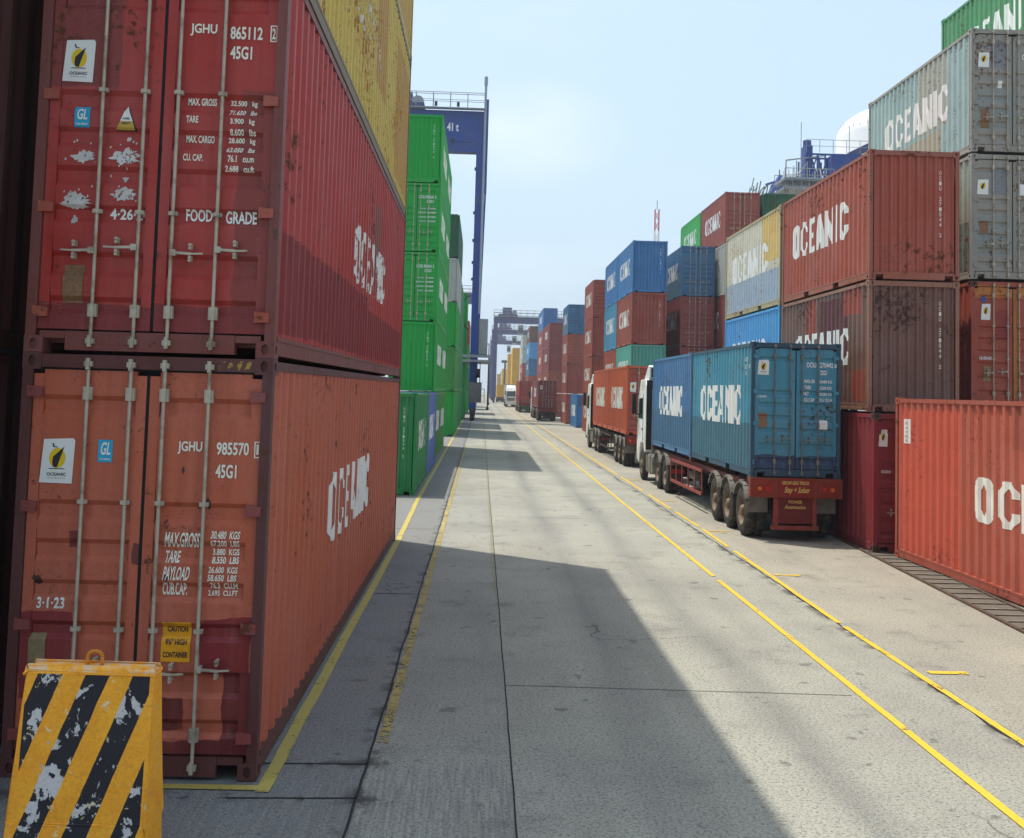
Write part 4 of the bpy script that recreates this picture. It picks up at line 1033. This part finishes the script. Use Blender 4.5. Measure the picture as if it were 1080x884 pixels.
T1X, T1Y = 5.19, 21.0
DK = 1.205
truck('white-cabbed truck with red trailer beam carrying the two blue containers', T1X, T1Y, scripts=True, group='container trucks on the lane')
SDT = (-1, .5, 4.0, .80, 1.36)
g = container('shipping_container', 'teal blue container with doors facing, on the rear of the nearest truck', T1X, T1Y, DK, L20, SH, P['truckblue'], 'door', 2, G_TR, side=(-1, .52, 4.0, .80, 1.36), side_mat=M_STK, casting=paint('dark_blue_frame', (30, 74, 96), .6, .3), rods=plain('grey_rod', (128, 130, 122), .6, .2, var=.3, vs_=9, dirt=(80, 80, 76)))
emblem(g, SH, -.745, -.52, 1.96, 2.24, True)
front_decal(g, 'plate', rect(-.72, -.55, .95, 1.22), M_PLATE, SH, .008); front_decal(g, 'sticker', rect(.46, .62, .93, 1.11), M_STK, SH, .006)
front_decal(g, 'lettering', txt([("OCIU", .205, .39, 2.12, 2.22), ("270442 8", .46, .79, 2.12, 2.22), ("22G1", .47, .60, 1.98, 2.07), ("MAX.GR", .16, .37, 1.82, 1.89), ("30480 KG", .46, .70, 1.82, 1.88), ("TARE", .16, .29, 1.70, 1.77), ("2200 KG", .46, .69, 1.70, 1.76),
     ("NET", .16, .26, 1.58, 1.65), ("28280 KG", .46, .71, 1.58, 1.64), ("CU.CAP", .16, .36, 1.46, 1.53), ("33.2 CU.M", .46, .70, 1.47, 1.53), ("OCEANIC", -.76, -.56, 1.52, 1.56)]), M_STK, SH)
side_decal(g, 'lettering', txt([("OCIU", L20-.62, L20-.36, 2.22, 2.30), ("270442 8", L20-.62, L20-.30, 2.08, 2.16), ("22G1", L20-.60, L20-.40, 1.95, 2.02)]), M_WORN, L20, -1)
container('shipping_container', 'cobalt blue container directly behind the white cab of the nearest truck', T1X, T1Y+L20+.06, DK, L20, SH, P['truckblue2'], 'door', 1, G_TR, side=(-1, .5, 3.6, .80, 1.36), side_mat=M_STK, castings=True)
T2X, T2Y = 5.42, 40.9
truck('white-cabbed truck carrying the two vermilion containers', T2X, T2Y, rear='dark')
g = container('shipping_container', 'vermilion container with red doors, on the rear of the second truck', T2X, T2Y, DK, L20, SH, P['orangetruck'], 'door', 1, G_TR, side=(-1, .5, 3.6, .85, 1.36), side_mat=M_STK, doormat=P['red2'])
emblem(g, SH, -.74, -.50, 1.6, 1.95, False)
container('shipping_container', 'vermilion container directly behind the cab of the second truck', T2X, T2Y+L20+.06, DK, L20, SH, P['orangetruck'], 'end', 0, G_TR, side=(-1, .5, 3.6, .85, 1.36), side_mat=M_STK)
T3X, T3Y = 5.35, 103
truck('dark trailer truck under the maroon container with doors, third in the lane', T3X, T3Y, rear='dark', detail=0)
g = container('shipping_container', 'maroon container with doors facing, on the third truck in the lane', T3X, T3Y, DK, L40, SH, P['maroon'], 'door', 1, G_TR, castings=False)
emblem(g, SH, -.70, -.45, 1.75, 2.1, False)
side_decal(g, 'lettering', shift(block_word("OCEANIC", 4, .9), 4, 1.0), M_STK, L40, -1)
truck('green-tailed truck under a pinkish red container, fourth in the lane', 4.85, 140, rear='green', detail=0)
container('shipping_container', 'pinkish red container on the green-tailed truck', 4.85, 140, DK, L40, HC-.05, P['crimson'], 'door', 1, G_TR, castings=False)
truck('white truck coming towards the camera, far down the lane', 4.15, 200, flip=True, rear='dark', detail=0)
container('shipping_container', 'pale grey container on the white oncoming truck', 4.15, 200-L40, DK, L40, SH, P['palegrey'], 'end', 0, G_TR)
truck('distant truck under an amber container, last in the lane', 3.7, 262, rear='dark', detail=0)
container('shipping_container', 'amber container on the last distant truck', 3.7, 262, DK, L40, HC, P['yellow'], 'door', 0, G_TR)

# ------------------------------------------------------------------ concrete barrier
def stripe_mat():
    t = NT('striped_barrier_paint'); o = t.obj(False); sp = t.n('ShaderNodeSeparateXYZ'); t.l(o, sp.inputs[0])
    wob = t.math('MULTIPLY', t.math('SUBTRACT', t.noise(o, 9, 3), .5), .012)
    d = t.math('ADD', t.math('SUBTRACT', t.math('MULTIPLY', sp.outputs[0], 1.0), t.math('MULTIPLY', sp.outputs[2], .38)), wob)
    fr = t.math('FRACT', t.math('MULTIPLY', t.math('ADD', d, 2.882), 1/.257))
    inside = t.math('MULTIPLY', t.math('GREATER_THAN', fr, .49), t.math('LESS_THAN', sp.outputs[2], 1.115))
    face = t.math('MULTIPLY', inside, t.math('LESS_THAN', sp.outputs[1], .0))
    face = t.math('MULTIPLY', face, t.math('LESS_THAN', t.math('ABSOLUTE', t.math('ADD', sp.outputs[0], .004)), .336))
    yel = t.mix(t.ramp(t.noise(o, 5, 6, .6), .35, .7), lin((244, 172, 44)), lin((232, 150, 32)))
    col = t.mix(face, yel, lin((32, 32, 40)))
    # flaked patches: more on the black stripes
    n1 = t.noise(t.scale(o, (1, 1, .75)), 7.5, 8, .62, .3); n2 = t.noise(o, 34, 4, .7)
    k = t.math('ADD', n1, t.math('MULTIPLY', t.math('SUBTRACT', n2, .5), .12))
    th = t.math('SUBTRACT', .655, t.math('MULTIPLY', face, .098))
    chip = t.ramp(t.math('SUBTRACT', k, th), 0, .008)
    col = t.mix(chip, col, lin((196, 192, 190)))
    n3 = t.noise(o, 13, 8, .7)
    col = t.mix(t.math('MULTIPLY', t.ramp(n3, .62, .64), .9), col, lin((224, 206, 168)))
    col = t.mix(t.ramp(t.noise(o, 60, 3, .6), .45, .8, 0, .3), col, lin((70, 56, 40)))
    top = t.math('MULTIPLY', t.math('GREATER_THAN', sp.outputs[2], 1.128), t.ramp(t.noise(o, 12, 5, .7), .45, .6, 0, .8))
    col = t.mix(top, col, lin((206, 186, 160)))
    h = t.math('ADD', t.math('MULTIPLY', chip, -.6), t.math('MULTIPLY', t.noise(o, 18, 6, .6), .6)); t.bump(h, .5, .008)
    return t.done(col, .6, 0, .3)
bar = thing('traffic_barrier', 'orange-yellow concrete barrier with chipped black diagonal stripes, bottom left corner', 'barrier', (-2.085, 6.15, 0))
bar.rotation_euler[2] = R(-1.5)
mb = MB()
zt = 1.15
b0 = (-.40, .37, -.10, .24)
lev = [(0, b0), (.34, (-.392, .364, -.06, .225)), (zt-.025, (-.348, .345, -.005, .14)), (zt, (-.338, .335, .008, .128))]
ring = []
for z, (x0, x1, y0, y1) in lev: ring.append([(x0,y0,z),(x1,y0,z),(x1,y1,z),(x0,y1,z)])
for a, b in zip(ring, ring[1:]):
    for i in range(4):
        j = (i+1) % 4; mb.face([a[i], a[j], b[j], b[i]])
mb.face(ring[-1]); mb.face(ring[0][::-1])
me = mb.mesh('body')
bm = bmesh.new(); bm.from_mesh(me); bmesh.ops.remove_doubles(bm, verts=bm.verts, dist=1e-5)
bmesh.ops.bevel(bm, geom=bm.edges[:], offset=.012, segments=2, affect='EDGES')
bmesh.ops.subdivide_edges(bm, edges=bm.edges[:], cuts=3, use_grid_fill=True)
rr = random.Random(3)
for v in bm.verts: v.co += Vector((rr.uniform(-1, 1), rr.uniform(-1, 1), rr.uniform(-1, 1)))*.0022
bm.to_mesh(me); bm.free()
for p in me.polygons: p.use_smooth = False
link('body', me, stripe_mat(), bar)
mb = MB(); pts = []
for k in range(9):
    a = math.pi*k/8; pts.append(Vector((-.0+.040*-math.cos(a), .07, zt+.045+.03*math.sin(a))))
pts = [Vector((-.040, .07, zt-.02))]+pts+[Vector((.040, .07, zt-.02))]
for a, b in zip(pts, pts[1:]): mb.cyl(a, b, .0105, 8)
build('lifting_loop', mb, plain('loop_orange', (206, 130, 40), .6, var=.3), bar, smooth=True)

# ------------------------------------------------------------------ cranes
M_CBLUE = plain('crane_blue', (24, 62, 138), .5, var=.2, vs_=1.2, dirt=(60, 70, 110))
M_CBLUE2 = plain('hazed_crane_blue', (64, 70, 116), .6, var=.25, vs_=1.0, dirt=(96, 96, 116))  # blue greyed towards purple: fading by distance haze is put into the colour
M_CGREY = plain('crane_grey', (150, 154, 158), .6, .2, var=.3, vs_=2)
M_CHOUSE = plain('machine_house', (150, 152, 150), .6, var=.25, vs_=1.5)
def rail(mb, p0, p1, h, n, r=.035, mid=True):
    p0, p1 = Vector(p0), Vector(p1); up = Vector((0, 0, h))
    mb.cyl(p0+up, p1+up, r, 5)
    if mid: mb.cyl(p0+up*.5, p1+up*.5, r*.8, 5)
    for k in range(n+1):
        q = p0.lerp(p1, k/n); mb.cyl(q, q+up, r, 5)
def gantry(label, xl, xr, Y, ztop, depth, legw, span, col, detail=1, marks=None, dy=1.1):
    t = thing('gantry_crane', label, 'crane', ((xl+xr)/2, Y, 0), 0, 'gantry cranes over the stacks'); hx = (xr-xl)/2
    for k, y in enumerate((0, span)):
        b = build('beam', MB().box(-hx, hx, y, y+dy, ztop-depth*(1 if k == 0 else .5), ztop), col, t)
        wk = MB().box(-hx, hx, y-.7, y-.02, ztop+.06, ztop+.14); rail(wk, (-hx, y-.68, ztop+.14), (hx, y-.68, ztop+.14), 1.35, max(4, int(hx*2/1.5)))
        rail(wk, (-hx, y-.08, ztop+.14), (hx, y-.08, ztop+.14), 1.35, max(4, int(hx*2/1.5)))
        build('walkway', wk, M_CGREY, b)
        for s in (-1, 1):
            xa, xb = sorted((s*hx, s*(hx-legw)))
            lg = MB().box(xa, xb, y+.05, y+dy-.05, 1.6, ztop-depth-.003)
            build('leg', lg, col, t)
    for s in (-1, 1):
        xa, xb = sorted((s*hx, s*(hx-legw)))
        sb = build('sill_beam', MB().box(xa+.03, xb-.03, -1.2, span+dy+1.2, 1.15, 1.597), col, t)
        for y in (-1.0, .4, span+.3, span+dy+.7):
            link('wheel', cached('bogie', lambda: MB().lathe((0,0,0), [(-.2, .05), (-.2, .5), (-.14, .58), (.14, .58), (.2, .5), (.2, .05)], 20).mesh('wheel')), M_TYRE, sb, (s*(hx-legw/2), y, .585))
            build('bogie_frame', MB().box(s*(hx-legw/2)-.26, s*(hx-legw/2)+.26, y-.08, y+.08, .60, 1.148), col, sb)
    # trolley with cabin and winch
    tx = hx*.1 if detail > 1 else (-hx+3.2 if span == 8 else hx*.1)
    tr = build('trolley', MB().box(tx-2.2, tx+2.2, -.2, span+dy+.2, ztop+.15, ztop+.6).box(tx-1.2, tx+.9, span*.3, span*.8, ztop+.6, ztop+2.3), M_CBLUE2, t)
    build('drum', MB().cyl((tx+1.5, span*.2, ztop+1.2), (tx+1.5, span*.8, ztop+1.2), .55, 16), M_CGREY, tr)
    cb = build('operator_cabin', MB().box(tx+2.4, tx+3.6, .6, 2.4, ztop-depth-2.6, ztop-depth-.3), M_CHOUSE, t)
    build('window', MB().box(tx+2.5, tx+3.5, .58, .597, ztop-depth-2.2, ztop-depth-1.0), M_GLASSD, cb)
    return t, hx
g1, hx = gantry('blue gantry crane marked 41 t above the green stacks on the left', -17.5, -.42, 98, 27.9, 3.75, .66, 8.5, M_CBLUE, 1)
# marking, pole, flank post, machinery house, cable reel on the leg nearest the road
mbt = MB()
for p in shift(glyph_text("41 t", 1.05, .78, .0, .03), hx-.42-2.95-.0, 26.0): mbt.face([(a, -.004, c) for a, c in p])
link('lettering', mbt.mesh('lettering', False), M_STK, g1)
build('mast', MB().cyl((hx+.05, -.35, 9.5), (hx+.05, -.35, 30.8), .11, 10).cyl((hx+.05, -.35, 30.2), (hx+.05, -.35, 31.0), .16, 8), plain('galvanised_mast', (150, 158, 172), .5, .3), g1)
fp = MB().box(hx+.16, hx+.36, -.1, .9, 20.5, 29.0).bar((hx+.26, .4, 20.6), (hx+.05, .4, 9.0), .16, .16)
for k in range(12): fp.box(hx+.0, hx+.2, .2, .3, 22+k*.55, 22.06+k*.55)
build('flank_post', fp, M_CBLUE, g1)
for z in (12.5, 14, 16, 18.5, 22.5): build('bracket', MB().box(-hx+0+2*hx-.66-.12, -hx+2*hx-.66, -.05, .2, z, z+.25), M_BLACK, g1)
mh = build('machine_house', MB().box(hx+.03, hx+.86, .2, 6.8, 5.9, 9.1), M_CHOUSE, g1, bevel=.05)
build('platform', MB().box(hx-1.6, hx+1.3, -.4, 7.3, 5.2, 5.4).box(hx-1.55, hx+1.25, -.35, -.28, 5.6, 5.85), M_CGREY, g1)
build('cable_reel', MB().lathe((hx+.1, -.25, 4.2), [(-.2, .3), (-.2, .95), (-.13, .95), (-.13, .4), (.13, .4), (.13, .95), (.2, .95), (.2, .3)], 20), M_BLACK, g1)
lp = MB()
for k in range(12):
    a = math.pi*.5+math.pi*k/12; b = a+math.pi/12
    lp.cyl((hx-.8+.75*math.cos(a), -.2, 9.6+1.5*math.sin(a)), (hx-.8+.75*math.cos(b), -.2, 9.6+1.5*math.sin(b)), .05, 6)
build('cable_loop', lp, M_BLACK, g1)
eb = MB().box(hx-.62, hx+.45, -.62, .0, 1.62, 3.4); rail(eb, (hx-.7, -.9, 1.62), (hx+.7, -.9, 1.62), 1.2, 5, .03); build('electrical_cabinet', eb, plain('cabinet_grey', (120, 118, 112), .7, var=.4, vs_=3), g1)
# feed: walkway lamp and signs on beam
mbx = MB()
for x in (-hx+5, hx-4.4, hx-2.4): mbx.box(x-.12, x+.12, -.75, -.6, 28.1, 28.5)
mbx.box(hx-3.0, hx-2.6, -.03, -.004, 24.9, 25.3)
mbx.box(hx-2.4, hx-1.2, -.02, -.004, 25.0, 25.06)
build('floodlight', mbx, M_BLACK, g1)
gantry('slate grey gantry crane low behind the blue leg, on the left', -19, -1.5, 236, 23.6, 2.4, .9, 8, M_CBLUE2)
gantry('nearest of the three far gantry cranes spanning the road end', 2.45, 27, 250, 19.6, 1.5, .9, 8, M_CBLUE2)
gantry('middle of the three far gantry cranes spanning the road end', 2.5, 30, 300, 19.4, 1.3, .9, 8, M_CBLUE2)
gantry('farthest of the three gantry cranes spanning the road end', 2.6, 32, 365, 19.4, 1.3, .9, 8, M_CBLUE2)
# boom at the skyline on the right: blue girder ending in a lattice platform
q = thing('quay_crane', 'blue girder crane with lattice platform above the red-brown container, right', 'crane', (28.5, 90, 0), 0, 'cranes on the right skyline')
build('boom', MB().box(.4, 26, 0, 1.6, 21.3, 23.3), M_CBLUE, q)
tt = MB()
for y in (0, 1.6, 3.2):
    for z in (21.0, 23.2): tt.bar((-1.6, y, z), (.4, y, z), .14, .14) if y < 3 else None
    for x in (-1.6, -.95, -.3, .35): tt.bar((x, y, 21.0), (x, y, 23.2), .12, .12)
    tt.bar((-1.6, y, 21.0), (-.95, y, 23.2), .09, .09); tt.bar((-.95, y, 23.2), (-.3, y, 21.0), .09, .09); tt.bar((-.3, y, 21), (.35, y, 23.2), .09, .09)
tt.box(-1.9, -1.3, .2, 1.4, 21.0, 24.0); tt.cyl((-1.6, .8, 24.0), (-1.6, .8, 24.5), .35, 10)
build('truss', tt, M_CBLUE, q)
pf = MB()
for z in (20.1, 20.9): pf.box(-3.9, .2, -.8, 2.4, z, z+.16)
for k in range(9): pf.bar((-3.8+.45*k, -.7, 20.2), (-3.5+.45*k, 1.2, 21.9+.25*(k % 3)), .09, .09)
rail(pf, (-3.9, -.8, 19.7), (.2, -.8, 19.7), 1.1, 6, .03); rail(pf, (-3.9, -.8, 20.7), (.2, -.8, 20.7), 1.1, 6, .03); rail(pf, (-3.9, -.8, 19.7), (-3.9, 2.4, 19.7), 1.1, 4, .03); rail(pf, (-3.9, 2.4, 20.7), (.2, 2.4, 20.7), 1.1, 6, .03)
for x in (-3.6, -2.7, -1.8): pf.bar((x, 0, 19.7), (x, 0, 22.6), .08, .08)
pf.bar((-3.6, 0, 22.6), (-.3, 0, 23.1), .1, .1); pf.bar((-3.6, 0, 19.7), (-1.8, 0, 22.5), .07, .07); pf.bar((-2.7, 0, 19.7), (-.6, 0, 21.2), .07, .07)
rail(pf, (-1.9, 0, 23.35), (14, 0, 23.35), 1.1, 14, .025)
for x, h in ((-2.2, 26), (1.9, 25.8), (4.6, 25.2), (6.2, 25.4)): pf.cyl((x, .5, 20.7 if x < 0 else 23.3), (x, .5, h), .03, 5)
build('platform', pf, M_CGREY, q)
cbm = MB()
for x0, x1 in ((-3.6, -3.0), (-2.0, -1.3), (-.6, .1)):
    cbm.bar((x0, 0, 19.6), (x1, 0, 16.5), .05, .05)
build('cable', cbm, M_BLACK, q)
build('strut', MB().bar((2.0, .8, 23.3), (14, .8, 29.5), .5, .6), M_CBLUE2, q)
lg = MB()
for y in (.2, 8): lg.bar((20, y, 0), (20, y, 21.3), 1.2, 1.2)
lg.bar((20, .2, 14), (20, 8, 14), .8, .8); build('leg', lg, M_CBLUE, q)
# blue A-frame
q = thing('boom_crane', 'small blue A-frame crane head above the bottle green container', 'crane', (40.6, 150, 0), 0, 'cranes on the right skyline')
af = MB()
for s in (-1, 1):
    af.bar((0, s*.6, 33.6), (s*2.1, s*1.2, 29.6), .42, .42); af.bar((s*.2, 0, 32.9), (s*1.9, 0, 32.3), .3, .3); af.bar((s*.1, 0, 32.0), (s*.9, 0, 29.6), .3, .3); af.bar((0, -s*.6, 32.6), (-s*2.6, -s*1.4, 29.2), .28, .28); af.bar((s*.5, s*1.0, 31.0), (s*1.0, -s*1.0, 28.5), .22, .22)
af.box(-1.0, 1.0, -.6, .6, 31.9, 32.4); af.bar((0, 0, 30), (0, 0, 34.5), .12, .12); af.box(-2.2, 2.2, -1.4, 1.4, 27.4, 28.2)
build('frame', af, M_CBLUE, q); build('tower', MB().box(-1.2, 1.2, -1.2, 1.2, 0, 27.4), M_CBLUE, q)
jb = MB()
for k in range(7):
    jb.bar((-5.2+.5*k, .5*k, 28+1.9*abs(math.sin(k*2.1))), (-4.9+.5*k, .3, 31.6-1.6*abs(math.cos(k*1.7))), .12, .12)
    jb.bar((-5.3+.5*k, 0, 28.4), (-4.8+.5*k, .6, 29.8+.5*(k % 3)), .14, .14)
jb.box(-5.5, -1.8, -.3, .6, 27.6, 28.2)
build('rigging', jb, plain('rigging_grey', (110, 118, 108), .7), q, loc=(.9, 0, 1.9))
# white domed tank
q = thing('storage_tank', 'big white domed tank behind the cranes on the right skyline', 'tank', (54.3, 140, -1.2), 0)
me = MB(); n = 64; prof = [(8.6, 0), (8.6, 38.2)]+[(8.6*math.cos(a), 38.2+4.4*math.sin(a)) for a in [math.pi/2*k/10 for k in range(1, 10)]]+[(.01, 42.6)]
for i in range(n):
    t0, t1 = 2*math.pi*i/n, 2*math.pi*(i+1)/n
    for (r0, z0), (r1, z1) in zip(prof, prof[1:]):
        me.face([(r0*math.cos(t0), r0*math.sin(t0), z0), (r0*math.cos(t1), r0*math.sin(t1), z0), (r1*math.cos(t1), r1*math.sin(t1), z1), (r1*math.cos(t0), r1*math.sin(t0), z1)])
bm_ = me.mesh('shell'); bb = bmesh.new(); bb.from_mesh(bm_); bmesh.ops.remove_doubles(bb, verts=bb.verts, dist=1e-4); bmesh.ops.recalc_face_normals(bb, faces=bb.faces); bb.to_mesh(bm_); bb.free()
for p in bm_.polygons: p.use_smooth = True
link('shell', bm_, plain('tank_white', (238, 238, 236), .5, var=.04, vs_=.4), q)
rl = MB()
for k in range(24):
    a0, a1 = math.pi+math.pi*k/24, math.pi+math.pi*(k+1)/24
    p0, p1 = Vector((8.5*math.cos(a0), 8.5*math.sin(a0), 38.6)), Vector((8.5*math.cos(a1), 8.5*math.sin(a1), 38.6)); rl.cyl(p0, p0+Vector((0, 0, 1.1)), .03, 4)
build('railing', rl, M_CGREY, q)
# red and white mast, far crane jib, lamp posts
q = thing('radio_mast', 'thin red and white banded mast rising behind the top blue container', 'mast', (47.2, 300, 0))
for k in range(9):
    s = MB(); z0, z1 = k*6, k*6+6-.02; h_ = .85-.04*k
    for sx_, sy in ((-1,-1),(1,-1),(1,1),(-1,1)): s.bar((sx_*h_, sy*h_, z0), (sx_*h_, sy*h_, z1), .22, .22)
    for z in (z0+.2, z0+3): 
        for a, b in (((-1,-1),(1,-1)),((1,-1),(1,1)),((1,1),(-1,1)),((-1,1),(-1,-1))): s.bar((a[0]*h_, a[1]*h_, z), (b[0]*h_, b[1]*h_, z+2.8), .15, .15)
    build('section', s, plain('mast_red', (206, 70, 60), .6) if k % 2 == 0 else plain('mast_white', (226, 220, 216), .6), q)
build('antenna', MB().cyl((0,0,54), (0,0,56.5), .12, 6), M_CGREY, q)
q = thing('crawler_crane', 'thin slanting crane jib at the end of the road', 'crane', (6.2, 420, 0))
jb = MB(); a, b = Vector((1.0, 0, 9)), Vector((8.0, 0, 19))
for d in (Vector((.25,.25,-.2)), Vector((-.25,.25,.2)), Vector((0,-.3,0))): jb.cyl(a+d, b+d*.4, .09, 5)
for k in range(14):
    p = a.lerp(b, k/14); q2 = a.lerp(b, (k+1)/14); jb.cyl(p+Vector((.25,.2,-.2)), q2+Vector((-.25,.2,.2)), .05, 4)
build('jib', jb, M_CGREY, q); build('body', MB().box(-1.6, 1.6, -2, 2, 1, 4.2).box(-.3, 1.2, -1, 1, 4.2, 9), plain('machine_yellow', (200, 150, 40), .6, var=.3), q); build('track', MB().box(-1.8, -1.0, -2.4, 2.4, 0, .98).box(1.0, 1.8, -2.4, 2.4, 0, .98), M_TYRE, q)
for k, (x, y, lb) in enumerate(((.9, 150, 'nearer thin lamp post just right of the blue crane leg'), (1.4, 205, 'farther thin lamp post at the end of the road'))):
    q = thing('lamp_post', lb, 'lamp post', (x, y, 0), 0, 'lamp posts at the road end')
    build('pole', MB().cyl((0,0,0), (0,0,9), .10, 8, .06).cyl((0,0,0), (0,0,.4), .2, 8), M_BLACK, q); build('lamp_head', MB().box(-.9, .1, -.1, .1, 8.95, 9.1), M_CGREY, q)
q = thing('reach_stacker', 'dark lift machine standing on the stack line at the far end', 'forklift', (6.9, 330, 0))
build('body', MB().box(-1, 1, 0, 5, .9, 2.6).box(-.8, .8, 1, 3, 2.6, 4.2), plain('machine_green', (60, 84, 70), .6, var=.3), q)
build('boom', MB().bar((0, 4, 3.5), (0, -2.5, 11.5), .5, .6).box(-1.1, 1.1, -2.8, -2.2, 11.0, 11.8), plain('machine_green', (60, 84, 70), .6), q)
for y in (.8, 4.2): build('wheel', MB().lathe((0, y, .9), [(-.95, .1), (-.95, .85), (.95, .85), (.95, .1)], 18), M_TYRE, q)
